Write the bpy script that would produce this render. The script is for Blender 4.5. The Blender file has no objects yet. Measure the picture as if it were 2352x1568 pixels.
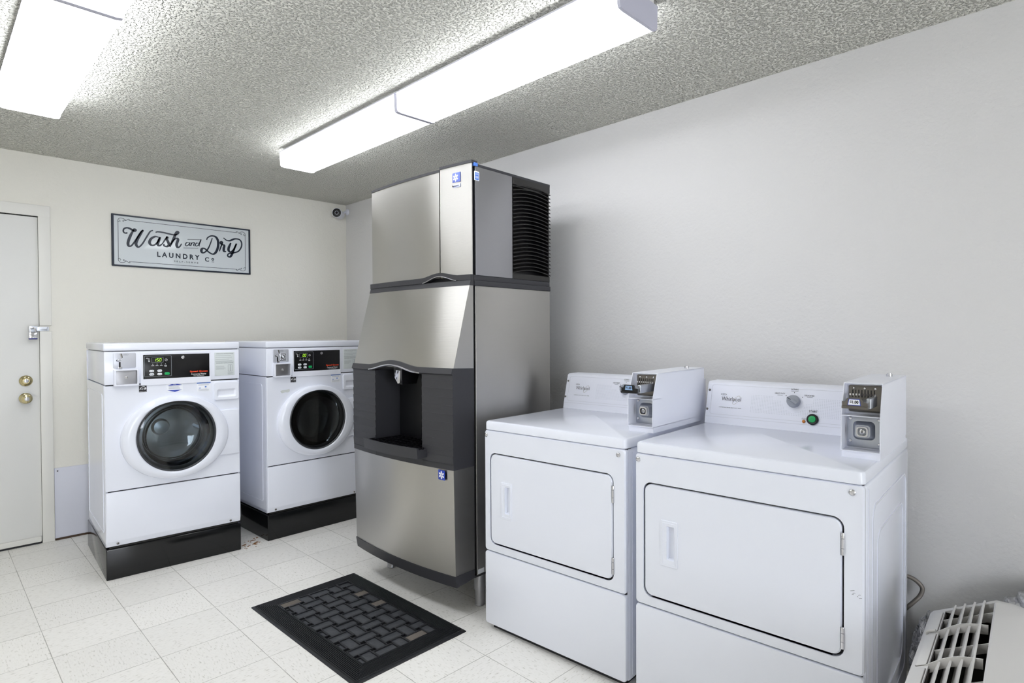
import bpy, bmesh, math, random
from mathutils import Vector, Matrix, noise

C = bpy.context.scene.collection
PI = math.pi
rnd = random.Random(7)

# ---------------------------------------------------------------- camera, world, exposure
F_PX, YAW, PITCH, ROLL = 1353.3, 0.7878, -0.0138, -0.0049
cam_d = bpy.data.cameras.new('camera'); cam = bpy.data.objects.new('camera', cam_d); C.objects.link(cam)
cam_d.sensor_width = 36.0; cam_d.sensor_fit = 'HORIZONTAL'; cam_d.lens = 36.0 * F_PX / 2352.0
cam_d.clip_start = 0.02
fw = Vector((math.sin(YAW) * math.cos(PITCH), math.cos(YAW) * math.cos(PITCH), math.sin(PITCH)))
rt0 = Vector((math.cos(YAW), -math.sin(YAW), 0)); up0 = rt0.cross(fw)
rt = math.cos(ROLL) * rt0 + math.sin(ROLL) * up0; up = -math.sin(ROLL) * rt0 + math.cos(ROLL) * up0
cam.matrix_world = Matrix(((rt.x, up.x, -fw.x, -2.6206), (rt.y, up.y, -fw.y, -4.6336), (rt.z, up.z, -fw.z, 1.284), (0, 0, 0, 1)))
sc = bpy.context.scene
sc.camera = cam
w = bpy.data.worlds.new('world'); sc.world = w; w.use_nodes = True
w.node_tree.nodes['Background'].inputs[0].default_value = (0.5, 0.5, 0.52, 1)
w.node_tree.nodes['Background'].inputs[1].default_value = 0.3
vs = sc.view_settings
vs.view_transform = 'Standard'; vs.look = 'None'; vs.gamma = 1.0; vs.use_curve_mapping = False
vs.exposure = 0.40
LAMP = 6.0            # strength of the fluorescent lenses, row over the ice machine
LAMP_L = 9.0         # row by the door: fresher, brighter tubes
FILL_WIN = 11.0            # added fill: glow of an unseen window that brightens the room's far end
try:
    sc.cycles.max_bounces = 14; sc.cycles.diffuse_bounces = 8; sc.cycles.glossy_bounces = 6; sc.cycles.transmission_bounces = 10
    sc.cycles.caustics_reflective = False; sc.cycles.caustics_refractive = False; sc.cycles.sample_clamp_indirect = 6.0
except Exception: pass

# ---------------------------------------------------------------- materials
def lin(c):
    return tuple((x / 255 / 12.92 if x <= 10 else ((x / 255 + .055) / 1.055) ** 2.4) for x in c) + (1,)
MATS = {}
def mat(name, rgb, rough=.5, metal=0., spec=.5, bump=None, coat=0., emit=None, trans=0., ior=1.45, aniso=0., alpha=1.):
    if name in MATS: return MATS[name]
    m = bpy.data.materials.new(name); m.use_nodes = True; nt = m.node_tree; b = nt.nodes['Principled BSDF']
    b.inputs['Base Color'].default_value = lin(rgb); b.inputs['Roughness'].default_value = rough
    b.inputs['Metallic'].default_value = metal; b.inputs['Specular IOR Level'].default_value = spec
    b.inputs['Coat Weight'].default_value = coat; b.inputs['Transmission Weight'].default_value = trans
    b.inputs['IOR'].default_value = ior; b.inputs['Alpha'].default_value = alpha
    if emit: b.inputs['Emission Color'].default_value = lin(emit[0]); b.inputs['Emission Strength'].default_value = emit[1]
    if bump:
        sx, st, ds = bump[:3]; scl = bump[3] if len(bump) > 3 else (1, 1, 1); det = bump[4] if len(bump) > 4 else 2
        tc = nt.nodes.new('ShaderNodeTexCoord'); mp = nt.nodes.new('ShaderNodeMapping'); n = nt.nodes.new('ShaderNodeTexNoise'); bp = nt.nodes.new('ShaderNodeBump')
        mp.inputs['Scale'].default_value = scl; n.inputs['Scale'].default_value = sx; n.inputs['Detail'].default_value = det
        bp.inputs['Strength'].default_value = st; bp.inputs['Distance'].default_value = ds
        nt.links.new(tc.outputs['Object'], mp.inputs[0]); nt.links.new(mp.outputs[0], n.inputs[0])
        nt.links.new(n.outputs[0], bp.inputs['Height']); nt.links.new(bp.outputs[0], b.inputs['Normal'])
    if aniso:
        b.inputs['Anisotropic'].default_value = aniso; b.inputs['Anisotropic Rotation'].default_value = .25
        t = nt.nodes.new('ShaderNodeVectorMath'); t.operation = 'CROSS_PRODUCT'; gg = nt.nodes.new('ShaderNodeNewGeometry')      # grain runs level
        t.inputs[0].default_value = (0, 0, 1); nt.links.new(gg.outputs['True Normal'], t.inputs[1]); nt.links.new(t.outputs[0], b.inputs['Tangent'])
    MATS[name] = m
    return m

ENAMEL = mat('white_enamel', (229, 232, 242), .16, spec=.5, bump=(6, .03, .01))
ENAMEL2 = mat('white_enamel_satin', (229, 231, 241), .3)
PLASTW = mat('white_plastic', (230, 233, 243), .35)
GAP = mat('dark_gap', (38, 38, 42), .6)
BLACK = mat('black_gloss', (16, 17, 18), .12, spec=.5, bump=(9, .05, .01))
DISP = mat('black_display', (14, 14, 16), .25)
DARKPL = mat('charcoal_plastic', (52, 52, 56), .45, bump=(700, .15, .001))
BLACKPL = mat('black_plastic', (17, 17, 20), .35)
LOUV = mat('black_louvre', (40, 39, 38), .4)
STEEL = mat('brushed_steel', (190, 188, 184), .30, metal=1., aniso=.93, bump=(5, .06, .02, (1, 1, 120), 4))
STEELS = mat('satin_steel', (176, 176, 180), .42, metal=1., aniso=.6, bump=(5, .05, .02, (1, 1, 120), 4))
CHROME = mat('chrome', (215, 215, 220), .12, metal=1.)
ZINC = mat('zinc', (190, 194, 202), .32, metal=1., bump=(60, .05, .002))
DZINC = mat('dark_zinc', (120, 116, 112), .3, metal=1.)
BRASS = mat('brass', (206, 194, 152), .2, metal=1.)
COINPL = mat('grey_plate', (196, 198, 206), .35, metal=.4)
LABEL = mat('label_grey', (206, 212, 212), .5)
LABELW = mat('label_white', (238, 240, 246), .4)
INK = mat('ink_black', (26, 26, 30), .5)
INKG = mat('ink_grey', (120, 124, 130), .5)
INKW = mat('ink_white', (235, 235, 238), .5)
NAVY = mat('navy_paint', (24, 34, 50), .3)
BLUE = mat('label_blue', (40, 66, 168), .4)
SKYBL = mat('label_sky_blue', (74, 118, 200), .4)
REDP = mat('ink_red_orange', (236, 72, 30), .5)
GREEN = mat('green_button', (24, 160, 88), .35)
AMBER = mat('amber_lamp', (196, 120, 40), .3)
SEG = mat('green_digits', (170, 230, 60), .5, emit=((170, 235, 50), .9))
KNOB = mat('grey_knob', (150, 154, 164), .35)
RUBBER = mat('black_rubber', (38, 39, 42), .42, bump=(160, .25, .002))
PAD = mat('worn_rubber', (64, 66, 70), .5, bump=(90, .35, .003))
CARPET = mat('brown_carpet', (112, 105, 98), .95, bump=(420, .9, .004))
TRIMP = mat('painted_trim', (230, 229, 224), .4, bump=(14, .06, .01))
DOORP = mat('painted_door', (228, 228, 226), .42, bump=(22, .05, .01))
KICKP = mat('white_kick_panel', (214, 216, 228), .45, bump=(200, .08, .001))
SIGNW = mat('enamel_sign_white', (216, 222, 226), .12, bump=(5, .25, .03))
ACW = mat('offwhite_plastic', (214, 212, 210), .4, bump=(400, .05, .001))
DARK = mat('dark_interior', (30, 24, 20), .7)
HOSE = mat('braided_hose', (128, 122, 116), .45, metal=.5, bump=(900, .4, .001))
FOIL = mat('foil', (205, 205, 208), .28, metal=.9, bump=(45, .9, .02))
WRAP = mat('clear_wrap', (176, 176, 180), .14, spec=.8, metal=.3, bump=(70, 1., .03), alpha=.88)
DRUM = mat('drum_steel', (150, 152, 160), .3, metal=1.)
DRUMD = mat('drum_dark', (34, 34, 38), .22, metal=.8)
GASKET = mat('grey_gasket', (60, 62, 66), .4)
RUST = mat('rust', (140, 92, 44), .9)
LENS = mat('lit_lens', (255, 255, 255), .4, emit=((247, 250, 255), LAMP))
LENSL = mat('lit_lens_bright', (255, 255, 255), .4, emit=((247, 250, 255), LAMP_L))
CAPM = mat('fixture_end_plastic', (196, 196, 212), .4)
FILLM = mat('fill_window_glow', (255, 255, 255), .5, emit=((236, 242, 255), FILL_WIN))
HOUSING = mat('fixture_metal', (225, 225, 225), .5)

def nodes_of(name, rough, spec=.3):
    m = bpy.data.materials.new(name); m.use_nodes = True; nt = m.node_tree; b = nt.nodes['Principled BSDF']
    b.inputs['Roughness'].default_value = rough; b.inputs['Specular IOR Level'].default_value = spec
    return m, nt, b
def N(nt, t, **k):
    n = nt.nodes.new(t)
    for a, v in k.items(): setattr(n, a, v)
    return n
def wall_mat(name, rgb, seam=False):
    m, nt, b = nodes_of(name, .55, .25); L = nt.links.new
    b.inputs['Base Color'].default_value = lin(rgb)
    g = N(nt, 'ShaderNodeNewGeometry')
    n1 = N(nt, 'ShaderNodeTexNoise'); n1.inputs['Scale'].default_value = 75; n1.inputs['Detail'].default_value = 3
    n2 = N(nt, 'ShaderNodeTexNoise'); n2.inputs['Scale'].default_value = 26; n2.inputs['Detail'].default_value = 1
    ad = N(nt, 'ShaderNodeMath', operation='ADD'); L(g.outputs['Position'], n1.inputs[0]); L(g.outputs['Position'], n2.inputs[0])
    L(n1.outputs[0], ad.inputs[0]); L(n2.outputs[0], ad.inputs[1])
    src = ad.outputs[0]
    if seam:      # taped board joint showing through the paint
        sp = N(nt, 'ShaderNodeSeparateXYZ'); L(g.outputs['Position'], sp.inputs[0])
        a = N(nt, 'ShaderNodeMath', operation='SUBTRACT'); L(sp.outputs[2], a.inputs[0]); a.inputs[1].default_value = 1.209
        ab = N(nt, 'ShaderNodeMath', operation='ABSOLUTE'); L(a.outputs[0], ab.inputs[0])
        lt = N(nt, 'ShaderNodeMath', operation='LESS_THAN'); L(ab.outputs[0], lt.inputs[0]); lt.inputs[1].default_value = .0016
        mu = N(nt, 'ShaderNodeMath', operation='MULTIPLY'); L(lt.outputs[0], mu.inputs[0]); mu.inputs[1].default_value = -.6
        a2 = N(nt, 'ShaderNodeMath', operation='ADD'); L(src, a2.inputs[0]); L(mu.outputs[0], a2.inputs[1]); src = a2.outputs[0]
    bp = N(nt, 'ShaderNodeBump'); bp.inputs['Strength'].default_value = .32; bp.inputs['Distance'].default_value = .006
    L(src, bp.inputs['Height']); L(bp.outputs[0], b.inputs['Normal'])
    return m
WALLB = wall_mat('painted_wall', (233, 231, 223))
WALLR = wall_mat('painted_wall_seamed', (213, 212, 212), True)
def ceiling_mat():
    m, nt, b = nodes_of('popcorn_ceiling', .9, .1); L = nt.links.new
    b.inputs['Base Color'].default_value = lin((227, 226, 218))
    g = N(nt, 'ShaderNodeNewGeometry')
    n1 = N(nt, 'ShaderNodeTexNoise'); n1.inputs['Scale'].default_value = 105; n1.inputs['Detail'].default_value = 2
    r = N(nt, 'ShaderNodeValToRGB'); r.color_ramp.elements[0].position = .46; r.color_ramp.elements[1].position = .78
    L(g.outputs['Position'], n1.inputs[0]); L(n1.outputs[0], r.inputs[0])
    bp = N(nt, 'ShaderNodeBump'); bp.inputs['Strength'].default_value = 1.; bp.inputs['Distance'].default_value = .018
    L(r.outputs[0], bp.inputs['Height']); L(bp.outputs[0], b.inputs['Normal'])
    return m
def floor_mat():
    m, nt, b = nodes_of('vinyl_tile', .38, .35); L = nt.links.new
    T = .3048
    g = N(nt, 'ShaderNodeNewGeometry'); sp = N(nt, 'ShaderNodeSeparateXYZ'); L(g.outputs['Position'], sp.inputs[0])
    def mth(op, a, bb=None, c=None):
        n = N(nt, 'ShaderNodeMath', operation=op)
        for i, v in enumerate((a, bb, c)):
            if v is None: continue
            if isinstance(v, (int, float)): n.inputs[i].default_value = v
            else: L(v, n.inputs[i])
        return n.outputs[0]
    u = mth('DIVIDE', mth('SUBTRACT', sp.outputs[0], -2.2651 - 20 * T), T); v = mth('DIVIDE', mth('SUBTRACT', sp.outputs[1], -1.6882 - 20 * T), T)
    fu, fv = mth('FRACT', u), mth('FRACT', v); iu, iv = mth('FLOOR', u), mth('FLOOR', v)
    eu = mth('MINIMUM', fu, mth('SUBTRACT', 1., fu)); ev = mth('MINIMUM', fv, mth('SUBTRACT', 1., fv)); e = mth('MINIMUM', eu, ev)
    wob = N(nt, 'ShaderNodeTexNoise'); wob.inputs['Scale'].default_value = 9; L(g.outputs['Position'], wob.inputs[0])
    wd = mth('MULTIPLY', wob.outputs[0], .0085)
    line = mth('LESS_THAN', e, wd)
    par = mth('MODULO', mth('ADD', iu, iv), 2.)
    cv = N(nt, 'ShaderNodeCombineXYZ'); L(iu, cv.inputs[0]); L(iv, cv.inputs[1])
    wn = N(nt, 'ShaderNodeTexWhiteNoise', noise_dimensions='3D'); L(cv.outputs[0], wn.inputs[0])
    def streak(sx, sy):
        mp = N(nt, 'ShaderNodeMapping'); mp.inputs['Scale'].default_value = (sx, sy, 1); L(g.outputs['Position'], mp.inputs[0])
        n = N(nt, 'ShaderNodeTexNoise'); n.inputs['Scale'].default_value = 1; n.inputs['Detail'].default_value = 5; L(mp.outputs[0], n.inputs[0]); return n.outputs[0]
    s1, s2 = streak(45, 170), streak(170, 45)
    mx = N(nt, 'ShaderNodeMix', data_type='FLOAT'); L(par, mx.inputs[0]); L(s1, mx.inputs[2]); L(s2, mx.inputs[3])
    st = mx.outputs[0]
    big = N(nt, 'ShaderNodeTexNoise'); big.inputs['Scale'].default_value = 1.6; big.inputs['Detail'].default_value = 4; L(g.outputs['Position'], big.inputs[0])
    ramp = N(nt, 'ShaderNodeValToRGB'); el = ramp.color_ramp.elements
    el[0].position = .22; el[0].color = lin((176, 173, 162)); el[1].position = .42; el[1].color = lin((238, 236, 231)); x = el.new(.8); x.color = lin((243, 241, 237))
    L(st, ramp.inputs[0])
    f = mth('ADD', mth('ADD', .90, mth('MULTIPLY', wn.outputs[0], .05)), mth('MULTIPLY', big.outputs[0], .13))
    sc_ = N(nt, 'ShaderNodeVectorMath', operation='SCALE'); L(ramp.outputs[0], sc_.inputs[0]); L(f, sc_.inputs['Scale'])
    # sparse dark flecks
    fl = N(nt, 'ShaderNodeTexVoronoi'); fl.inputs['Scale'].default_value = 13; L(g.outputs['Position'], fl.inputs[0])
    fk = mth('LESS_THAN', fl.outputs['Distance'], .045)
    m1 = N(nt, 'ShaderNodeMix', data_type='RGBA'); L(mth('MULTIPLY', fk, .3), m1.inputs[0]); L(sc_.outputs[0], m1.inputs[6]); m1.inputs[7].default_value = lin((120, 108, 88))
    m2 = N(nt, 'ShaderNodeMix', data_type='RGBA'); L(mth('MULTIPLY', line, .62), m2.inputs[0]); L(m1.outputs[2], m2.inputs[6]); m2.inputs[7].default_value = lin((112, 106, 96))
    L(m2.outputs[2], b.inputs['Base Color'])
    bp = N(nt, 'ShaderNodeBump'); bp.inputs['Strength'].default_value = .15; bp.inputs['Distance'].default_value = .004
    L(mth('SUBTRACT', wob.outputs[0], line), bp.inputs['Height']); L(bp.outputs[0], b.inputs['Normal'])
    return m
CEIL = ceiling_mat(); FLOOR = floor_mat()
def glass_mat():      # thin clear glass: transmits straight through, mirrors by Fresnel
    m = bpy.data.materials.new('door_glass'); m.use_nodes = True; nt = m.node_tree; nt.nodes.clear(); L = nt.links.new
    o = N(nt, 'ShaderNodeOutputMaterial'); mx = N(nt, 'ShaderNodeMixShader'); tr = N(nt, 'ShaderNodeBsdfTransparent'); gl = N(nt, 'ShaderNodeBsdfGlossy'); fr = N(nt, 'ShaderNodeFresnel')
    tr.inputs[0].default_value = (.90, .93, .94, 1); gl.inputs['Roughness'].default_value = .03; fr.inputs[0].default_value = 1.5
    L(fr.outputs[0], mx.inputs[0]); L(tr.outputs[0], mx.inputs[1]); L(gl.outputs[0], mx.inputs[2]); L(mx.outputs[0], o.inputs[0]); return m
GLASS = glass_mat()

# ---------------------------------------------------------------- mesh builder
FRONT = Matrix(((1, 0, 0, 0), (0, 0, -1, 0), (0, 1, 0, 0), (0, 0, 0, 1)))     # frame: x right, y up, z out of the front
def frame(o, X, Y):
    X = Vector(X).normalized(); Y = Vector(Y); Z = X.cross(Y).normalized(); Y = Z.cross(X).normalized(); o = Vector(o)
    return Matrix(((X.x, Y.x, Z.x, o.x), (X.y, Y.y, Z.y, o.y), (X.z, Y.z, Z.z, o.z), (0, 0, 0, 1)))
def rrect(x0, x1, y0, y1, r, n=5):
    r = max(1e-5, min(r, (x1 - x0) / 2 - 1e-5, (y1 - y0) / 2 - 1e-5)); p = []
    for cx, cy, a in ((x1 - r, y1 - r, 0), (x0 + r, y1 - r, 90), (x0 + r, y0 + r, 180), (x1 - r, y0 + r, 270)):
        for i in range(n + 1):
            t = math.radians(a + 90 * i / n); p.append((cx + r * math.cos(t), cy + r * math.sin(t)))
    return p
def ellip(cx, cy, a, b, n=64):
    return [(cx + a * math.cos(2 * PI * i / n), cy + b * math.sin(2 * PI * i / n)) for i in range(n)]
def catmull(p, k=8):
    p = [Vector(q) for q in p]; P = [2 * p[0] - p[1]] + p + [2 * p[-1] - p[-2]]; o = []
    for i in range(1, len(P) - 2):
        a, b, c, d = P[i - 1:i + 3]
        for j in range(k):
            t = j / k
            o.append(.5 * ((2 * b) + (c - a) * t + (2 * a - 5 * b + 4 * c - d) * t * t + (3 * b - a - 3 * c + d) * t ** 3))
    o.append(p[-1]); return o

class MB:
    def __init__(s, m=None): s.bm = bmesh.new(); s.m = m.copy() if m is not None else Matrix.Identity(4); s.mi = 0
    def _v(s, p): return s.bm.verts.new(s.m @ Vector(p))
    def _f(s, vs):
        try: f = s.bm.faces.new(vs); f.material_index = s.mi; return f
        except ValueError: return None
    def loft(s, loops, cap0=True, cap1=True, close=True):
        R = [[s._v(p) for p in l] for l in loops]
        for a, b in zip(R, R[1:]):
            n = len(a)
            for i in range(n if close else n - 1): s._f((a[i], a[(i + 1) % n], b[(i + 1) % n], b[i]))
        if cap0: s._f(R[0][::-1])
        if cap1: s._f(R[-1])
        return s
    def box(s, x0, x1, y0, y1, z0, z1, b=0.):
        if b <= 0:
            return s.loft([[(x0, y0, z), (x1, y0, z), (x1, y1, z), (x0, y1, z)] for z in (z0, z1)])
        t = bmesh.new(); bmesh.ops.create_cube(t, size=1)
        for v in t.verts: v.co = Vector(((x0 + x1) / 2 + v.co.x * (x1 - x0), (y0 + y1) / 2 + v.co.y * (y1 - y0), (z0 + z1) / 2 + v.co.z * (z1 - z0)))
        bmesh.ops.bevel(t, geom=t.edges[:], offset=b, segments=3, profile=.5, affect='EDGES')
        mp = {v: s._v(v.co) for v in t.verts}
        for f in t.faces: s._f([mp[v] for v in f.verts])
        t.free(); return s
    def plate(s, x0, x1, y0, y1, z0, z1, r=.005, b=.002, n=5):     # rounded rectangle, softened front edge
        L = [(z0, 0)] + ([(z1 - b, 0), (z1 - b * .3, b * .3), (z1, b)] if b > 0 else [(z1, 0)])
        return s.loft([[(x, y, z) for x, y in rrect(x0 + i, x1 - i, y0 + i, y1 - i, max(r - i, .0004), n)] for z, i in L])
    def poly(s, pts, z0, z1):
        return s.loft([[(x, y, z) for x, y in pts] for z in (z0, z1)])
    def ring(s, out, inn, z0, z1, b=0.):
        def at(l, z): return [(x, y, z) for x, y in l]
        L = [at(out, z0), at(out, z1 - b)]
        if b > 0:
            cx = sum(p[0] for p in out) / len(out); cy = sum(p[1] for p in out) / len(out)
            L.append([(x + (cx - x) * b / max(1e-6, math.hypot(x - cx, y - cy)), y + (cy - y) * b / max(1e-6, math.hypot(x - cx, y - cy)), z1) for x, y in out])
        L += [at(inn, z1), at(inn, z0), at(out, z0)]
        return s.loft(L, False, False)
    def cyl(s, p0, p1, r, n=24, r1=None, b=0.):
        p0, p1 = Vector(p0), Vector(p1); d = p1 - p0; q = d.to_track_quat('Z', 'Y').to_matrix(); h = d.length
        r1 = r if r1 is None else r1
        st = [(0, r)] + ([(h - b, r1), (h - b * .3, r1 - b * .3), (h, r1 - b)] if b > 0 else [(h, r1)])
        return s.loft([[p0 + q @ Vector((rr * math.cos(2 * PI * i / n), rr * math.sin(2 * PI * i / n), z)) for i in range(n)] for z, rr in st])
    def lathe(s, prof, o=(0, 0, 0), n=64, cap0=False, cap1=False, closed=False):      # prof [(radius, z)] about local z
        L = [[(o[0] + r * math.cos(2 * PI * i / n), o[1] + r * math.sin(2 * PI * i / n), o[2] + z) for i in range(n)] for r, z in prof]
        if closed: L.append(L[0])
        return s.loft(L, cap0, cap1)
    def tube(s, pts, r, n=10, smooth=6):
        p = catmull(pts, smooth) if smooth else [Vector(q) for q in pts]; L = []; prev = None
        for i, q in enumerate(p):
            d = (p[min(i + 1, len(p) - 1)] - p[max(i - 1, 0)]).normalized()
            if prev is None: prev = d.orthogonal().normalized()
            a = (prev - d * prev.dot(d)).normalized(); c = d.cross(a); prev = a
            rr = r(i / (len(p) - 1)) if callable(r) else r
            L.append([q + rr * (math.cos(2 * PI * j / n) * a + math.sin(2 * PI * j / n) * c) for j in range(n)])
        return s.loft(L)
    def stroke(s, pts, w0, z=.0008, k=6, thick=None):             # brush stroke in the frame's xy plane; thicker on downstrokes
        p = catmull([(q[0], q[1]) for q in pts], k) if len(pts) > 2 else [Vector(q) for q in pts]; A, B = [], []
        for i, q in enumerate(p):
            d = (p[min(i + 1, len(p) - 1)] - p[max(i - 1, 0)]).normalized(); nrm = Vector((-d.y, d.x))
            ww = w0 if thick is None else w0 + (thick - w0) * max(0., -d.y) ** 1.2
            if thick is not None: ww *= .6 + .4 * min(1, 6 * min(i, len(p) - 1 - i) / len(p) + .2)
            A.append(q + nrm * ww / 2); B.append(q - nrm * ww / 2)
        for i in range(len(p) - 1):
            s.loft([[(v.x, v.y, zz) for v in (A[i], A[i + 1], B[i + 1], B[i])] for zz in (0, z)])
        return s
    def text(s, t, cx, cy, w=None, h=None, z=.0006, bold=0., shear=0., al='C'):
        cu = bpy.data.curves.new('t', 'FONT'); cu.body = t; cu.size = 1; cu.extrude = 0; cu.offset = bold; cu.shear = shear; cu.resolution_u = 3
        o = bpy.data.objects.new('t', cu); C.objects.link(o); bpy.context.view_layer.update()
        me = bpy.data.meshes.new_from_object(o.evaluated_get(bpy.context.evaluated_depsgraph_get()))
        xs = [v.co.x for v in me.vertices]; ys = [v.co.y for v in me.vertices]
        bw, bh = max(xs) - min(xs), max(ys) - min(ys); mx, my = (max(xs) + min(xs)) / 2, (max(ys) + min(ys)) / 2
        sx = w / bw if w else h / bh; sy = h / bh if h else sx
        vs = [s._v(((v.co.x - mx) * sx + cx, (v.co.y - my) * sy + cy, z)) for v in me.vertices]
        for f in me.polygons: s._f([vs[i] for i in f.vertices])
        bpy.data.objects.remove(o); bpy.data.curves.remove(cu); bpy.data.meshes.remove(me); return s
    def build(s, name, mats, parent=None, label=None, kind=None, flat=False):
        bm = s.bm; bmesh.ops.recalc_face_normals(bm, faces=bm.faces[:])
        for f in bm.faces: f.smooth = not flat
        for e in bm.edges: e.smooth = len(e.link_faces) == 2 and e.calc_face_angle(0) < .62
        me = bpy.data.meshes.new(name); bm.to_mesh(me); bm.free()
        for m in (mats if isinstance(mats, (list, tuple)) else [mats]): me.materials.append(m)
        o = bpy.data.objects.new(name, me); C.objects.link(o); o.parent = parent
        if label: o['label'] = label
        if kind: o['kind'] = kind
        return o
def thing(name, label, cat, loc=(0, 0, 0), rz=0., group=None):
    o = bpy.data.objects.new(name, None); C.objects.link(o); o.empty_display_size = .1
    o.location = loc; o.rotation_euler = (0, 0, rz); o['label'] = label; o['category'] = cat
    if group: o['group'] = group
    return o
def tag(o, label, cat, group=None):
    o['label'] = label; o['category'] = cat
    if group: o['group'] = group
    return o
def lines(mb, x0, x1, ys, t=.0012, z=.0005, jag=None):
    for y in ys: mb.box(x0, x1 - (rnd.random() * jag if jag else 0), y - t / 2, y + t / 2, 0, z)
def screw(parent, m, x, y, r=.007, mt=CHROME, name='screw'):
    a = MB(m); a.lathe([(r, 0), (r, .0015), (r * .75, .0035), (r * .3, .0042)], (x, y, 0), 20, cap1=True)
    return a.build(name, mt, parent)

# ---------------------------------------------------------------- room shell
H = 2.3987; XL, YF = -3.8, -8.5
def structure(name, mb, m, parent=None): return mb.build(name, m, parent, kind='structure')
structure('floor', MB().box(XL - .1, .1, YF - .1, .1, -.1, 0), FLOOR)
structure('ceiling', MB().box(XL - .1, .1, YF - .1, .1, H, H + .1), CEIL)
structure('wall_right', MB().box(0, .1, YF - .1, 0, 0, H), WALLR)
DX1, DX0, DZ = -2.094, -3.02, 2.024
wb = MB(); wb.box(DX1, .1, 0, .1, 0, H); wb.box(DX0, DX1, 0, .1, DZ, H); wb.box(XL - .1, DX0, 0, .1, 0, H)
structure('wall_back', wb, WALLB)
structure('wall_left', MB().box(XL - .1, XL, YF - .1, 0, 0, H), WALLB)
WX0, WX1, WZ0, WZ1 = -3.74, -2.5, .35, 2.2
wf = MB(); wf.box(XL, WX0, YF - .1, YF, 0, H); wf.box(WX1, 0, YF - .1, YF, 0, H); wf.box(WX0, WX1, YF - .1, YF, 0, WZ0); wf.box(WX0, WX1, YF - .1, YF, WZ1, H)
structure('wall_front', wf, WALLB)
fill_win = MB(); fill_win.box(WX0, WX1, YF - .07, YF - .06, WZ0, WZ1)
wo = structure('fill_window_1', fill_win, FILLM)  # added out of view to lift the dim back of the room
fr = MB()
for a in ((WX0, WX0 + .05, WZ0, WZ1), (WX1 - .05, WX1, WZ0, WZ1), (WX0, WX1, WZ0, WZ0 + .05), (WX0, WX1, WZ1 - .05, WZ1), ((WX0 + WX1) / 2 - .025, (WX0 + WX1) / 2 + .025, WZ0, WZ1)):
    fr.box(a[0], a[1], YF - .06, YF - .02, a[2], a[3])
fr.build('fill_window_frame', TRIMP, wo)

# door in the back wall
slab = MB(); slab.box(DX0 + .006, -2.100, .008, .05, .012, 2.013, .0015)
door = structure('door_1', slab, DOORP)
reveal = MB(); reveal.box(DX0, DX1, .052, .1, .0, DZ); structure('door_stop', reveal, GAP, door)
sw = MB(); sw.box(DX0 + .02, -2.106, -.012, .008, .012, .044, .003); sw.build('door_sweep', TRIMP, door)
sb = MB(); sb.box(DX0 + .02, -2.103, -.006, .008, .0, .0125); sb.build('sweep_seal', GAP, door)
for nm, x, z in (('deadbolt', -2.168, 1.009), ('door_knob', -2.170, .902)):
    k = MB(frame((x, .008, z), (1, 0, 0), (0, 0, 1)))
    if nm == 'deadbolt': k.lathe([(.033, 0), (.033, .004), (.029, .009), (.022, .012), (.021, .020), (.017, .023)], n=40, cap1=True)
    else: k.lathe([(.033, 0), (.033, .004), (.027, .009), (.013, .013), (.013, .028), (.024, .034), (.029, .046), (.027, .056), (.016, .063)], n=40, cap1=True)
    ko = k.build(nm, BRASS, door)
    c = MB(frame((x, .008 - (.023 if nm == 'deadbolt' else .063), z), (1, 0, 0), (0, 0, 1))); c.lathe([(.012, -.002), (.012, .002), (.010, .003)], n=24, cap1=True); co = c.build('lock_cylinder', CHROME, ko)
hp = MB(frame((0, -.001, 0), (1, 0, 0), (0, 0, 1)))
hp.plate(-2.150, -2.108, 1.307, 1.342, -.008, .004, .002, .001); hp.plate(-2.112, -2.054, 1.312, 1.338, .003, .008, .002, .001); hp.plate(-2.100, -2.066, 1.322, 1.330, .008, .010, .002, .001); hp.box(-2.062, -2.056, 1.313, 1.337, .008, .013)
hs = hp.build('hasp', ZINC, door)
st_ = MB(frame((0, 0, 0), (1, 0, 0), (0, 0, 1))); st_.tube([(-2.140, 1.328, .002), (-2.140, 1.328, .016), (-2.134, 1.328, .021), (-2.128, 1.328, .016), (-2.128, 1.328, .002)], .0024); st_.build('staple', ZINC, hs)
ca = MB()
prof = lambda a, b: [(a, -.016), (a, 0.0), (b, 0.0), (b, -.008), ((a + b) / 2, -.016)]
def casing(mb, pts):   # side and head boards with a soft outer edge
    mb.box(*pts, .003)
casing(ca, (DX1 - .006, -2.040, -.014, -.0002, .0, 1.312)); casing(ca, (DX1 - .006, -2.040, -.014, -.0002, 1.347, DZ + .06)); casing(ca, (DX0 - .055, DX0 + .006, -.014, -.0002, .0, DZ + .06)); casing(ca, (DX0 - .055, -2.040, -.0145, -.0002, DZ - .006, DZ + .062))
ca.box(DX1 - .006, -2.056, -.004, -.0002, 1.312, 1.347)
structure('trim_1', ca, TRIMP)
kp = MB(); kp.box(-2.038, -.75, -.006, -.0002, .012, .453, .001); kpo = structure('trim_2', kp, KICKP)
screw(kpo, frame((0, -.006, 0), (1, 0, 0), (0, 0, 1)), -2.022, .434, .004, GAP)
bb = MB(); bb.box(-2.038, 0, -.010, -.0002, 0, .011); structure('base_gap_back', bb, mat('base_gap_shade', (74, 58, 44), .8))  # solid dark strip stands in for the shaded gap along the floor
pl = thing('padlock', 'small steel padlock with a blue bumper hanging from the door hasp', 'padlock', (-2.134, -.030, 1.262))
b_ = MB(FRONT); b_.plate(-.020, .020, .004, .042, -.010, .010, .004, .002); b_.build('body', CHROME, pl)
b_ = MB(FRONT); b_.plate(-.021, .021, -.001, .0075, -.011, .011, .004, .002); b_.build('bumper', mat('blue_bumper', (42, 44, 120), .5), pl, 'dark blue plastic bumper')
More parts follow.
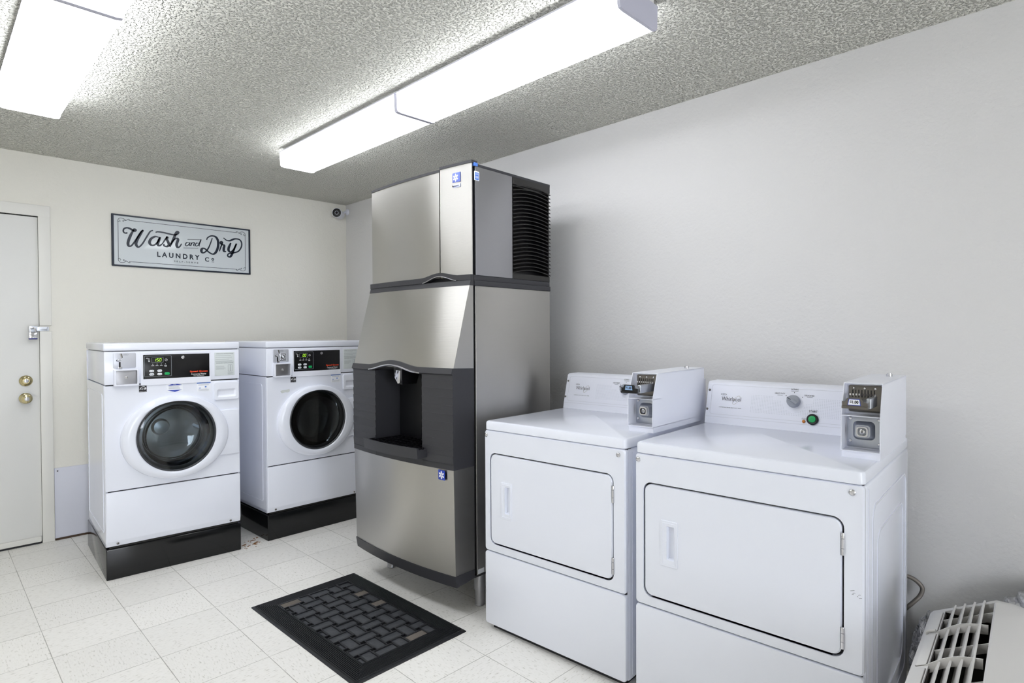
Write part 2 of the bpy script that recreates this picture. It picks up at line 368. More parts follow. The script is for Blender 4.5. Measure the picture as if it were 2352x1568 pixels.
b_ = MB(FRONT); b_.tube([(-.013, .040, 0), (-.013, .056, 0), (-.009, .067, 0), (0, .071, 0), (.009, .067, 0), (.013, .056, 0), (.013, .040, 0)], .0033); b_.build('shackle', CHROME, pl)

# ---------------------------------------------------------------- fluorescent fixtures
def fixture(x0, x1, y0, y1, label, lens=LENS, far=False):
    t = thing('ceiling_light', label, 'ceiling light', ((x0 + x1) / 2, (y0 + y1) / 2, H), 0, 'wraparound fluorescent ceiling lights')
    ww, ll = (x1 - x0) / 2, (y0 - y1) / 2
    a = MB(); a.box(-ww + .012, ww - .012, -ll + .004, ll - .004, -.022, -.0005); a.build('housing', HOUSING, t)
    a = MB()
    def cs(y, e=0): return [(-ww - .003, y, -.0225), (-ww, y, -.092), (-ww + .004, y, -.1), (-ww + .02, y, -.1025), (0, y, -.1035), (ww - .02, y, -.1025), (ww - .004, y, -.1), (ww, y, -.092), (ww + .003, y, -.0225)]
    a.loft([cs(-ll + .010), cs(ll - .010)]); a.build('lens', lens, t, 'glowing white prismatic lens')
    a = MB(); a.box(-ww - .010, ww + .010, -ll + .002, ll - .002, -.0235, -.0205); a.build('lens_rail', CAPM, t)
    for s in (-1, 1):
        a = MB(); y = s * (ll - .003)
        sec = lambda y: [(-ww - .005, y, -.018), (-ww - .002, y, -.094), (-ww + .003, y, -.103), (-ww + .02, y, -.1060), (ww - .02, y, -.1060), (ww - .003, y, -.103), (ww + .002, y, -.094), (ww + .005, y, -.018)]
        a.loft([sec(y - .0029 - (.005 if s > 0 else .0)), sec(y + .0029 + (.005 if s < 0 else 0))]); a.build('end_cap', lens if far and s > 0 else CAPM, t)
    return t
fixture(-1.075, -.862, -1.137, -2.357, 'lit fluorescent ceiling light at the far end of the right row, facing the corner', LENS, True)
fixture(-1.075, -.862, -2.357, -3.577, 'lit fluorescent ceiling light at the near end of the right row, grey end cap showing')
fixture(-2.362, -2.146, -1.187, -2.407, 'lit fluorescent ceiling light at top left, before the white door', LENSL, True)
fixture(-2.362, -2.146, -2.407, -3.627, 'lit fluorescent ceiling light cut off by the top left edge, nearest the camera', LENSL)

# ---------------------------------------------------------------- washers
def snow(mb, cx, cy, r):
    for k in range(6):
        a = k * PI / 3 + PI / 6; d = Vector((math.cos(a), math.sin(a))); n = Vector((-d.y, d.x)); c = Vector((cx, cy))
        pts = [c + d * r * .08, c + d * r * .5 + n * r * .22, c + d * r * .8 + n * r * .2, c + d * r, c + d * r * .8 - n * r * .2, c + d * r * .5 - n * r * .22]
        mb.poly([(p.x, p.y) for p in pts], 0, .0006)
def seg_digits(mb, s, x, y, w, h, gap, sh=.18):
    seg = {'0': 'abcdef', '1': 'bc', '5': 'acdfg', '2': 'abged', '6': 'acdefg'}
    t = w * .2
    for ch in s:
        P = dict(a=(0, h, w, h), d=(0, 0, w, 0), g=(0, h / 2, w, h / 2), f=(0, h / 2, 0, h), b=(w, h / 2, w, h), e=(0, 0, 0, h / 2), c=(w, 0, w, h / 2))
        for q in seg.get(ch, ''):
            ax, ay, bx, by = P[q]; ax += ay * sh; bx += by * sh
            dx, dy = bx - ax, by - ay; l = math.hypot(dx, dy); nx, ny = -dy / l * t / 2, dx / l * t / 2; ax += dx * .12; ay += dy * .12; bx -= dx * .12; by -= dy * .12
            mb.poly([(x + ax + nx, y + ay + ny), (x + bx + nx, y + by + ny), (x + bx - nx, y + by - ny), (x + ax - nx, y + ay - ny)], 0, .0004)
        x += w + gap
def washer(loc, rz, label, digits, drum_mat, extras):
    W, D = .669, .651
    t = thing('washing_machine', label, 'washing machine', loc, rz, 'coin operated washing machines')
    fm = lambda y: frame((0, y, 0), (1, 0, 0), (0, 0, 1))
    p = MB(); p.box(0, W, .0, D + .06, .0, .160, .004); p.box(.015, W - .015, .012, D + .05, .158, .172); p.build('pedestal', BLACK, t, 'gloss black base under the washer')
    # cabinet shell, open behind the door
    c = MB()
    c.box(0, .012, .013, D, .172, 1.0205); c.box(W - .012, W, .013, D, .172, 1.0205); c.box(0, W, D - .01, D, .172, 1.198); c.box(0, W, .013, D, .172, .19)
    c.box(.003, W - .003, .012, D - .002, 1.024, 1.1985, .004)
    cab = c.build('cabinet', ENAMEL, t)
    for x, s in ((-.0002, -1), (W + .0002, 1)):                        # pressed outline in each side panel
        e = MB()
        m = frame((x, 0, 0), (0, -s, 0) if s < 0 else (0, 1, 0), (0, 0, 1)); e.m = m if s > 0 else frame((x, D, 0), (0, -1, 0), (0, 0, 1))
        e.ring(rrect(.05, D - .06, .235, .975, .02), rrect(.056, D - .066, .241, .969, .016), -.002, .0022)
        e.build('side_embossing', ENAMEL, t)
    lid = MB(); lid.box(-.002, W + .002, -.004, D, 1.2015, 1.241, .007); lid.build('lid', ENAMEL, t)
    for q in ((.008, W - .008, .004, D - .02, 1.196, 1.203), (.008, W - .008, .006, .02, 1.016, 1.026), (.012, W - .012, .008, .0125, .452, .466)): MB().box(*q).build('seam', GAP, t)
    cp = MB(fm(.012)); cp.plate(.001, W - .001, 1.024, 1.198, 0, .014, .006, .004); cp.build('control_panel', ENAMEL, t)
    # front with a round port
    f = MB(fm(.012)); n = 64; cx, cz, R = .334, .727, .205
    inn = ellip(cx, cz, R, R, n); x0, x1, z0, z1 = .001, W - .001, .465, 1.0175; out = []
    for i in range(n):
        a = 2 * PI * i / n; dx, dz = math.cos(a), math.sin(a)
        s_ = min((x1 - cx) / dx if dx > 1e-9 else (x0 - cx) / dx if dx < -1e-9 else 9, (z1 - cz) / dz if dz > 1e-9 else (z0 - cz) / dz if dz < -1e-9 else 9)
        out.append((cx + dx * s_, cz + dz * s_))
    def snap(pp):
        for cxx in (x0, x1):
            for czz in (z0, z1):
                j = min(range(n), key=lambda i: math.hypot(pp[i][0] - cxx, pp[i][1] - czz)); pp[j] = (cxx, czz)
        return pp
    f.ring(snap(out), inn, 0, .013, .003); f.build('front_panel', ENAMEL, t)
    lo = MB(fm(.012)); lo.loft([[(x, y, z) for x, y in rrect(.001 + i, W - .001 - i, .174 + j, .4595 - i, .006)] for z, i, j in ((0, 0, 0), (.005, 0, .0), (.0125, .001, .024), (.014, .004, .028))])
    lp = lo.build('lower_panel', ENAMEL, t)
    for x in (.052, .612): screw(t, frame((0, .002, .187), (1, 0, 0), (0, 0, 1)), x, 0, .006, DZINC)
    # door: oval bezel, hinge flap, bowl of glass, drum behind
    b = MB(fm(0.0)); n = 72
    prof_ = [(1.0, -.002), (1.0, .010), (.985, .022), (.95, .030), (.84, .034)]
    oc, ic = (.334, .719), (.334, .727); L = []
    for k, z in prof_: L.append([(oc[0] + .268 * k * math.cos(2 * PI * i / n), oc[1] + .232 * k * math.sin(2 * PI * i / n) * (1.0 if k > .9 else 1.03), z) for i in range(n)])
    for r, z in ((.203, .032), (.198, .026), (.196, -.01)): L.append([(ic[0] + r * math.cos(2 * PI * i / n), ic[1] + r * math.sin(2 * PI * i / n), z) for i in range(n)])
    b.loft(L, False, False); b.plate(.540, .662, .584, .845, -.001, .014, .008, .004)
    dr = b.build('door', ENAMEL, t)
    q = MB(fm(0.0)); q.lathe([(.198, .024), (.192, .027), (.186, .020), (.180, .004), (.178, -.02)], (ic[0], ic[1], 0)); q.build('glass_rim', GASKET, dr, 'dark rim round the glass')
    gl = MB(fm(0.0)); gl.lathe([(.193, .022), (.165, .026), (.1, .030), (.003, .031), (.003, .027), (.1, .026), (.150, .020), (.150, -.05), (.135, -.095), (.11, -.105), (.003, -.108), (.003, -.113), (.113, -.110), (.140, -.099), (.155, -.052), (.17, .008), (.193, .016)], (ic[0], ic[1], 0), closed=True); gl.build('glass_bowl', GLASS, dr, 'clear glass bowl')
    d = MB(fm(0.0)); d.lathe([(.205, -.004), (.2, -.03), (.235, -.05), (.245, -.08), (.245, -.38), (.22, -.41), (.05, -.40), (.04, -.37), (.004, -.365)], (ic[0], ic[1], 0), cap1=True)
    for k in range(3):
        a = PI / 2 + k * 2 * PI / 3 + .5; ca_, sa = math.cos(a), math.sin(a); tx, tz = -sa, ca_
        d.loft([[(ic[0] + ca_ * r + tx * h, ic[1] + sa * r + tz * h, y) for r, h in ((.25, -.045), (.17, -.012), (.165, 0), (.17, .012), (.25, .045))] for y in (-.1, -.36)])
    d.build('drum', drum_mat, t)
    # soap dispenser
    s = MB(fm(0.0)); s.ring(rrect(.527, .662, .905, 1.009, .010), rrect(.543, .647, .921, .968, .010), -.001, .011, .003); s.loft([[(x, y, z) for x, y in rrect(.543 + i, .647 - i, .921 + i, .968 - i, .008)] for z, i in ((.0112, 0), (.002, .010), (.0015, .012))], False, True)
    s.build('soap_dispenser', PLASTW, t)
    # coin meter
    k = MB(fm(-.002)); k.plate(.042, .143, 1.110, 1.191, 0, .004, .006, .0015); ct = k.build('coin_plate', COINPL, t, 'grey metal coin plate')
    k = MB(fm(-.006)); k.box(.066, .074, 1.117, 1.143, 0, .0006); k.poly([(.076, 1.187), (.080, 1.187), (.084, 1.165), (.080, 1.165)], 0, .0006); k.ring(ellip(.062, 1.151, .008, .005, 20), ellip(.062, 1.151, .005, .0025, 20), 0, .0008); k.build('coin_slot', INK, ct)
    k = MB(fm(-.006)); k.poly([(.070, 1.187), (.076, 1.187), (.081, 1.163), (.076, 1.163)], 0, .004); k.tube([(.058, 1.155, .002), (.068, 1.153, .006), (.078, 1.156, .002)], .0025); k.build('coin_chute', CHROME, ct)
    k = MB(fm(-.006)); k.plate(.062, .080, 1.108, 1.117, 0, .006, .003, .001); k.build('coin_return', CHROME, ct)
    k = MB(fm(-.006)); k.ring(ellip(.096, 1.181, .013, .0055, 24), ellip(.096, 1.181, .012, .0047, 24), 0, .0005); k.box(.088, .104, 1.1802, 1.1818, 0, .0005); k.build('coin_return_mark', INKG, ct)
    k = MB(fm(-.002)); k.ring(rrect(.041, .153, 1.016, 1.105, .004), rrect(.051, .146, 1.025, 1.098, .003), -.002, .022, .002); k.build('coin_vault', ENAMEL2, t)
    k = MB(fm(-.002)); k.plate(.051, .146, 1.025, 1.098, -.001, .012, .003, .001); kd = k.build('coin_drawer', STEELS, t, 'steel coin drawer front')
    k = MB(fm(-.014)); k.lathe([(.007, 0), (.007, .002), (.005, .003), (.004, .001)], (.098, 1.062, 0), 24, cap1=True); k.build('drawer_lock', CHROME, kd)
    # display
    k = MB(fm(-.002)); k.ring(rrect(.165, .512, 1.012, 1.190, .004), rrect(.176, .505, 1.046, 1.178, .002), -.001, .0035, .0015); k.build('fascia_frame', ENAMEL2, t)
    k = MB(fm(-.002)); k.plate(.175, .506, 1.045, 1.179, -.001, .002, .002, .0006); ds = k.build('display_panel', DISP, t, 'black control display')
    k = MB(fm(-.004)); k.ring(rrect(.1815, .312, 1.0575, 1.171, .004), rrect(.1835, .310, 1.0595, 1.169, .003), 0, .0005); k.ring(rrect(.216, .273, 1.134, 1.162, .003), rrect(.2175, .2715, 1.1355, 1.1605, .002), 0, .0006); k.build('display_border', INKG, ds)
    k = MB(fm(-.004))
    for i in range(4): k.lathe([(.0016, 0), (.0016, .0005)], (.2215 + i * .0203, 1.1255, 0), 10, cap1=True); k.box(.215 + i * .0203, .228 + i * .0203, 1.1165, 1.1185, 0, .0005)
    k.box(.277, .289, 1.112, 1.114, 0, .0005); k.ring(ellip(.286, 1.148, .0065, .0065, 20), ellip(.286, 1.148, .0055, .0055, 20), 0, .0005); k.box(.2855, .2865, 1.148, 1.152, 0, .0005); k.box(.2855, .289, 1.1475, 1.1485, 0, .0005)
    k.poly([(.190, 1.158), (.199, 1.158), (.199, 1.160), (.190, 1.160)], 0, .0005); k.ring(ellip(.203, 1.154, .004, .004, 16), ellip(.203, 1.154, .003, .003, 16), 0, .0005); k.poly([(.200, 1.146), (.206, 1.147), (.207, 1.140), (.203, 1.138)], 0, .0005)
    k.build('display_marks', INKW, ds)
    k = MB(fm(-.004)); k.text('Commercial Washer', .449, 1.0625, w=.078, h=.0095); k.text('Ultra High Efficiency', .449, 1.0525, w=.056, h=.005); k.build('model_lettering', INKW, ds)
    k = MB(fm(-.004)); k.text('Speed Queen', .449, 1.0765, w=.092, h=.0125, bold=.03); k.build('maker_name', REDP, ds, 'red maker name lettering')
    k = MB(fm(-.004)); seg_digits(k, digits, .226 if len(digits) == 3 else .238, 1.1405, .0085, .0155, .0045); k.build('digits', SEG, ds, 'lit green digits')
    for x, z in ((.216, 1.089), (.254, 1.089), (.216, 1.0705), (.254, 1.0705)):
        k = MB(fm(-.004)); k.plate(x - .0115 + .0, x + .0115, z - .006, z + .006, 0, .002, .006, .0008); bt = k.build('button', LABELW, ds)
        k = MB(fm(-.006)); k.box(x - .007, x - .001, z - .002, z + .002, 0, .0003); k.lathe([(.003, 0), (.003, .0003)], (x + .005, z - .0005, 0), 12, cap1=True); k.build('button_symbol', INKG, bt)
    k = MB(fm(-.004)); k.plate(.277, .302, 1.0645, 1.0795, 0, .002, .006, .0008); k.build('start_button', GREEN, ds, 'green start button')
    k = MB(fm(-.004)); k.lathe([(.0085, 0), (.0085, .003), (.006, .004), (.003, .0035)], (.369, 1.159, 0), 24, cap1=True); k.build('panel_lock', CHROME, ds)
    # instruction card
    k = MB(fm(-.002)); k.plate(.533, .642, 1.046, 1.181, -.001, .0008, .002, .0003); ic_ = k.build('instruction_card', LABEL, t)
    k = MB(fm(-.0028)); k.text('OPERATING INSTRUCTIONS', .5875, 1.1735, w=.094, h=.005, bold=.02); lines(k, .538, .632, [1.1625 - .0105 * i for i in range(4)], .0011, .0004, .03); k.box(.537, .638, 1.1265, 1.1272, 0, .0004); k.text('DISPENSER INSTRUCTIONS', .5875, 1.1195, w=.094, h=.005, bold=.02)
    lines(k, .540, .594, [1.101 - .006 * i for i in range(4)], .001, .0004, .02)
    for x in (.606, .618): k.ring(rrect(x, x + .011, 1.069, 1.109, .001, 2), rrect(x + .001, x + .010, 1.070, 1.108, .001, 2), 0, .0004)
    lines(k, .604, .634, [1.063, 1.057, 1.052], .001, .0004, .008); k.build('print', INKG, ic_)
    # energy star sticker, notice label
    k = MB(fm(-.001)); k.plate(.156, .192, .977, 1.013, -.001, .0006, .001, .0002); es = k.build('energy_label', INK, t, 'black efficiency sticker')
    k = MB(fm(-.0016)); k.stroke([(.159, .992), (.167, 1.003), (.180, 1.006), (.190, .996)], .0022, .0004); k.text('energy', .1685, .993, w=.016, h=.008); k.text('ENERGY STAR', .174, .980, w=.031, h=.0035); k.poly([(.184 + .0065 * (1 if i % 2 == 0 else .42) * math.sin(i * PI / 5), .994 + .0065 * (1 if i % 2 == 0 else .42) * math.cos(i * PI / 5)) for i in range(10)], 0, .0004); k.build('label_print', INKW, es)
    k = MB(fm(-.001)); k.plate(.438, .511, .960, 1.014, -.001, .0006, .001, .0002); nl = k.build('notice_label', LABELW, t)
    k = MB(fm(-.0016)); k.box(.4385, .5105, 1.0065, 1.0135, 0, .0004); k.box(.480, .489, .983, .990, 0, .0004); k.box(.449, .460, .979, .982, 0, .0004); k.build('label_bar', SKYBL, nl)
    k = MB(fm(-.0016)); lines(k, .446, .506, [1.001, .9965], .0009, .0004, .012); lines(k, .446, .503, [.974, .970, .966], .0007, .0004, .015); k.text('NOTICE', .4745, 1.010, w=.030, h=.005, z=.0006); k.build('label_text', INKG, nl)
    extras(t, fm)
    return t
def extraA(t, fm):
    k = MB(fm(-.001)); k.plate(.286, .368, .967, 1.017, -.001, .0006, .001, .0002); nl = k.build('service_label', LABELW, t)
    k = MB(fm(-.0016)); k.poly([(.290, 1.004), (.364, 1.004), (.327, 1.0165)], 0, .0004); k.poly([(.290, .9785), (.327, .9675), (.364, .9785)], 0, .0004); k.build('label_bands', BLUE, nl, 'blue pointed bands')
    k = MB(fm(-.0016)); k.text('CALL', .327, 1.0085, h=.005, z=.0006); k.build('band_text', INKW, nl)
    k = MB(fm(-.0016)); lines(k, .297, .360, [.999, .995, .990, .986], .0011, .0004, .015); k.build('label_text', INKG, nl)
def extraB(t, fm):
    k = MB(fm(-.0062)); k.plate(.080, .126, 1.117, 1.166, -.0005, .0008, .001, .0003); nl = k.build('number_sticker', LABELW, t)
    k = MB(fm(-.007)); k.box(.089, .124, 1.158, 1.1635, 0, .0004); k.box(.1205, .124, 1.122, 1.1635, 0, .0004); k.box(.083, .124, 1.1195, 1.123, 0, .0004); k.box(.0825, .0855, 1.1195, 1.152, 0, .0004); k.text('62', .1035, 1.1405, w=.029, h=.030, bold=.03); k.build('number', INK, nl, 'black number 62')
    k = MB(fm(-.001)); k.poly([(.088, .928), (.100, .932), (.125, .933), (.148, .938), (.150, .922), (.138, .916), (.120, .918), (.100, .914), (.092, .918)], -.001, .0005); k.build('label_residue', mat('glue_residue', (204, 208, 205), .7), t, 'pale torn label residue')
washer((-1.950, -.9728, 0), -.0529, 'white front load washer beside the door, reading 150, on a black base', '150', DRUM, extraA)
washer((-1.1123, -.9862, 0), .0279, 'white front load washer with number 62 sticker, beside the ice machine', '00', DRUMD, extraB)

# ---------------------------------------------------------------- wall sign
sg = thing('wall_sign', 'white enamel laundry sign with navy rim on the wall above the washers', 'sign', (-1.2698, 0, 1.9174))
SW, SH = .4495, .1731
fs = lambda y: frame((0, y, 0), (1, 0, 0), (0, 0, 1))
a = MB(fs(-.001)); a.plate(-SW + .004, SW - .004, -SH + .004, SH - .004, -.0008, .007, .004, .001); a.build('panel', SIGNW, sg)
a = MB(fs(-.001)); a.ring(rrect(-SW, SW, -SH, SH, .004), rrect(-SW + .013, SW - .013, -SH + .010, SH - .010, .003), -.0006, .011, .002); a.build('rim', NAVY, sg)
a = MB(fs(-.008)); bx, by = .412, .1385
for s1 in (-1, 1):
    a.box(-bx + .062, bx - .062, s1 * by - .0014, s1 * by + .0014, 0, .0006); a.box(s1 * bx - .0014, s1 * bx + .0014, -by + .022, by - .022, 0, .0006)
    for s2 in (-1, 1):
        f_ = lambda pts: [(s1 * x, s2 * y) for x, y in pts]
        a.stroke(f_([(bx - .062, by), (bx - .066, by + .006), (bx - .058, by + .007), (bx - .046, by - .003), (bx - .03, by - .004), (bx - .028, by - .011), (bx - .035, by - .010)]), .0028, .0006)
        a.stroke(f_([(bx - .046, by - .003), (bx - .030, by + .008), (bx - .010, by + .008), (bx, by - .004), (bx, by - .022)]), .0028, .0006)
        a.stroke(f_([(bx, by - .012), (bx - .006, by - .018), (bx - .013, by - .012), (bx - .010, by - .005), (bx - .005, by - .008)]), .0022, .0006)
a.build('scroll_border', NAVY, sg, 'thin navy border with corner scrolls')
ST = {
'W1': [(-0.3585, 0.0547), (-0.3704, 0.0506), (-0.3816, 0.0589), (-0.379, 0.0775), (-0.3621, 0.0874), (-0.3443, 0.084), (-0.3285, 0.0749), (-0.3158, 0.0699), (-0.3085, 0.0773), (-0.3133, 0.0837), (-0.3205, 0.0805), (-0.3262, 0.0678)],
'W2': [(-0.3254, 0.0725), (-0.3389, 0.0432), (-0.3524, 0.0048), (-0.3562, -0.0209), (-0.3497, -0.0345), (-0.3377, -0.0305), (-0.3215, -0.008), (-0.299, 0.0338), (-0.2783, 0.0711), (-0.266, 0.0833)],
'W3': [(-0.266, 0.0833), (-0.2826, 0.0543), (-0.3012, 0.015), (-0.3096, -0.0137), (-0.3038, -0.0307), (-0.2929, -0.0343), (-0.2732, -0.0123), (-0.2482, 0.0349), (-0.225, 0.0774), (-0.2071, 0.0885)],
'a1': [(-0.1712, 0.0444), (-0.1942, 0.0475), (-0.2194, 0.0296), (-0.2296, 0.0031), (-0.2191, -0.0137), (-0.1991, -0.0107), (-0.18, 0.0116), (-0.164, 0.0466)],
'a2': [(-0.164, 0.0466), (-0.1753, 0.0145), (-0.1789, -0.0058), (-0.1689, -0.0133), (-0.1505, 0.0028)],
's1': [(-0.1505, 0.0028), (-0.1332, 0.0333), (-0.1188, 0.055), (-0.1233, 0.0392), (-0.1149, 0.0185), (-0.11, -0.0016), (-0.1252, -0.0146), (-0.1422, -0.0087), (-0.1391, 0.0031)],
'h1': [(-0.1918, 0.0766), (-0.1771, 0.0822), (-0.139, 0.0804), (-0.0832, 0.0725), (-0.0592, 0.0772), (-0.0468, 0.0922), (-0.0541, 0.0981), (-0.0648, 0.0843), (-0.0827, 0.0388), (-0.1058, -0.0141)],
'h2': [(-0.0979, 0.0035), (-0.0793, 0.0368), (-0.0595, 0.0501), (-0.0522, 0.0397), (-0.0613, 0.0073), (-0.0554, -0.0134), (-0.0413, -0.0062), (-0.0291, 0.0155)],
'n1': [(0.0187, 0.0268), (0.0053, 0.0279), (-0.0047, 0.0131), (0.0014, 0.004), (0.0149, 0.0112), (0.025, 0.0299), (0.0203, 0.0108), (0.0275, 0.0066)],
'n2': [(0.035, 0.031), (0.0302, 0.0059), (0.0358, 0.0212), (0.0477, 0.0333), (0.054, 0.0281), (0.0492, 0.0118), (0.0583, 0.0088)],
'n3': [(0.0823, 0.029), (0.0695, 0.0307), (0.0611, 0.0174), (0.0674, 0.0082), (0.0812, 0.018), (0.0916, 0.0429), (0.0992, 0.0577), (0.0858, 0.0175), (0.0913, 0.0106)],
'b1': [(0.0091, 0.0498), (0.1024, 0.058)], 'b2': [(-0.0175, -0.0136), (0.0796, -0.0064)],
'D1': [(0.1373, 0.0603), (0.1445, 0.0776), (0.1705, 0.0936), (0.1999, 0.0888), (0.2158, 0.0602), (0.2144, 0.0144), (0.1986, -0.0255), (0.1776, -0.0396), (0.1504, -0.027), (0.1249, -0.0055), (0.1077, -0.0052), (0.1001, -0.0218), (0.1083, -0.036), (0.127, -0.0282), (0.1469, -0.0013), (0.1614, 0.0328), (0.176, 0.0781)],
'r1': [(0.2241, -0.015), (0.2366, 0.0228), (0.2476, 0.0514), (0.2399, 0.0582), (0.235, 0.048), (0.2455, 0.0369), (0.2639, 0.0368)],
'r2': [(0.2619, 0.0355), (0.2558, 0.0094), (0.2575, -0.0108), (0.2726, -0.0125)],
'y1': [(0.3063, 0.0555), (0.2911, 0.018), (0.2909, -0.0036), (0.3055, -0.0114), (0.3276, 0.0113), (0.348, 0.0557)],
'y2': [(0.348, 0.0557), (0.3296, 0.0115), (0.3092, -0.0379), (0.2943, -0.0505), (0.2826, -0.0413), (0.2916, -0.0251), (0.3193, -0.0184), (0.3594, -0.0022), (0.3819, 0.0312), (0.3853, 0.0638), (0.3704, 0.0872), (0.3354, 0.0895), (0.3005, 0.0724), (0.276, 0.0728), (0.2543, 0.0883)]}
a = MB(fs(-.008))
for k, p in ST.items():
    if k[0] == 'n': a.stroke(p, .0052, .0007, thick=.0072)
    elif k[0] == 'b': a.stroke(p, .003, .0007)
    else: a.stroke(p, .0098, .0007, thick=.0175)
a.build('script_lettering', NAVY, sg, 'navy script lettering Wash and Dry')
a = MB(fs(-.008)); a.text('L A U N D R Y', -.048, -.0735, w=.272, h=.036, bold=.036); a.text('C', .138, -.082, h=.032, bold=.025); a.text('o', .178, -.078, h=.019, bold=.03); a.box(.169, .187, -.0985, -.0957, 0, .0006); a.text('S E L F - S E R V E', .000, -.113, w=.158, h=.011, bold=.012); a.build('block_lettering', NAVY, sg)

# ---------------------------------------------------------------- security camera
sm = thing('security_camera', 'small white bullet camera with black face high in the wall corner', 'security camera', (0, -.030, 2.336))
a = MB(frame((0, 0, 0), (0, 1, 0), (0, 0, 1)).to_3x3().to_4x4()); a.m = frame((-.0005, 0, 0), (0, -1, 0), (0, 0, 1)); a.lathe([(.027, 0), (.027, .004), (.022, .012), (.012, .018)], n=32, cap0=True, cap1=True); a.build('base', ENAMEL2, sm)
hd = Vector((-.70, -.69, -.12)).normalized(); fc = Vector((-.142, -.071, -.034))
a = MB(); a.tube([(-.016, 0, 0), (-.034, -.002, -.006), (-.056, -.008, -.022)], .009, 12); a.build('bracket', ENAMEL2, sm)
a = MB(frame(fc, Vector((0, 0, 1)).cross(hd), (0, 0, 1))); a.lathe([(.020, -.115), (.034, -.110), (.037, -.10), (.038, -.02), (.041, -.004), (.039, .001), (.034, .0)], n=40, cap0=True); a.build('housing', ENAMEL2, sm)
a = MB(frame(fc, Vector((0, 0, 1)).cross(hd), (0, 0, 1))); a.lathe([(.0365, -.003), (.0365, .0005), (.034, .001)], n=40, cap0=True, cap1=True); fp = a.build('face', BLACKPL, sm, 'black front face')
a = MB(frame(fc, Vector((0, 0, 1)).cross(hd), (0, 0, 1))); a.lathe([(.017, .001), (.017, .003), (.013, .004), (.011, .0015)], n=32); a.build('lens_ring', KNOB, fp)
a = MB(frame(fc, Vector((0, 0, 1)).cross(hd), (0, 0, 1))); a.lathe([(.011, .001), (.008, .003), (.002, .004)], n=24, cap1=True); a.build('lens', mat('camera_lens', (20, 12, 14), .05), fp)

# ---------------------------------------------------------------- ice machine  (x from -W to 0 seen from its front, y into the wall)
ice = thing('ice_machine', 'tall stainless steel ice machine with black dispenser against the right wall', 'ice machine', (-.8323, -2.6144, 0), -PI / 2 + .0394)
W, D = .79, .545
def bowf(x, amt): return amt * (1 - ((x + W / 2) / (W / 2)) ** 2)
def curved(mb, x0, x1, prof, amt, n=14):       # prof(x)-> list of (y,z); extrude across x along the bowed front
    mb.loft([[(x0 + (x1 - x0) * i / n, y, z) for y, z in prof(x0 + (x1 - x0) * i / n)] for i in range(n + 1)])
a = MB(); a.box(-W + .002, 0, .006, D, .172, 1.503, .002); a.build('bin_body', STEEL, ice)
a = MB(); a.box(-W + .006, -.010, -.009, .004, .18, 2.04); a.build('front_gap', GAP, ice)
a = MB(); a.box(-W, .003, .0, D + .004, 1.503, 1.5275, .003); a.box(-W + .004, -.002, .0, D + .002, 1.5275, 1.552, .002); a.build('bin_cap', DARKPL, ice)
a = MB(); a.box(-W + .002, -.002, -.006, D - .002, .162, .1725); a.build('base_tray', DARKPL, ice)
a = MB(); a.box(-.0002, .0012, .012, .05, .176, .196); a.build('data_plate', LABELW, ice)
a = MB(); curved(a, -W + .002, -.001, lambda x: [(-.008, 1.505), (-.030 - bowf(x, .02), 1.505), (-.132 - bowf(x, .03), 1.124), (-.008, 1.124)], 0); a.build('upper_door', STEEL, ice)
a = MB(); curved(a, -W, 0., lambda x: [(-.006, 1.5275), (-.024 - bowf(x, .02), 1.5275), (-.031 - bowf(x, .02), 1.503), (-.006, 1.503)], 0); a.build('door_top_trim', DARKPL, ice)
# hump trim with chrome lip
def hump(x):
    c, h = -.414, .215
    t = abs(x - c) / h
    return .026 * (.5 + .5 * math.cos(PI * min(1, t))) if t < 1 else 0.
a = MB(); curved(a, -W, 0.001, lambda x: [(-.01, 1.100 + hump(x) * .0), (-.01, 1.126 + hump(x)), (-.138 - bowf(x, .03) + hump(x) * .27, 1.131 + hump(x)), (-.146 - bowf(x, .03) + hump(x) * .2, 1.106 + hump(x) * 1.15), (-.138 - bowf(x, .03), 1.100 + hump(x) * 1.1)], 0, 40); ht = a.build('dispenser_hood', DARKPL, ice)
a = MB(); a.tube([(x, -.146 - bowf(x, .03) + hump(x) * .2, 1.1055 + hump(x) * 1.15) for x in [-.60 + i * .41 / 24 for i in range(25)]], .0035, 8, 0); a.build('chrome_lip', CHROME, ht, 'thin chrome lip under the hood')
# dispenser surround
RX0, RX1, RZ0, RZ1 = -.552, -.188, .745, 1.11
def ribbed(x0, x1):
    z = .705; st = .0375; k = 0; L = []
    zs = []
    while z < 1.10:
        zs += [(z, .0), (min(z + st - .0025, 1.102), -.0025), (min(z + st - .0022, 1.102), -.001)]; z += st
    zs = [(.678, .001), (.7035, .001), (.704, -.003)] + zs + [(1.104, 0)]
    a = MB()
    n = 8
    a.loft([[(x, -.01, .678)] + [(x, -.135 - bowf(x, .03) + o - .0005, z) for z, o in zs] + [(x, -.01, 1.104)] for x in [x0 + (x1 - x0) * i / n for i in range(n + 1)]])
    return a.build('side_panel', DARKPL, ice)
ribbed(-W, RX0); ribbed(RX1, 0.)
a = MB(); curved(a, RX0, RX1, lambda x: [(-.01, .678), (-.134 - bowf(x, .03), .678), (-.134 - bowf(x, .03), .757), (-.01, .757)], 0, 8); a.build('dispenser_sill', DARKPL, ice)
a = MB(); a.box(RX0, RX1, -.012, -.0085, .748, 1.14); a.build('recess_back', BLACKPL, ice)
a = MB(); cx = -.392
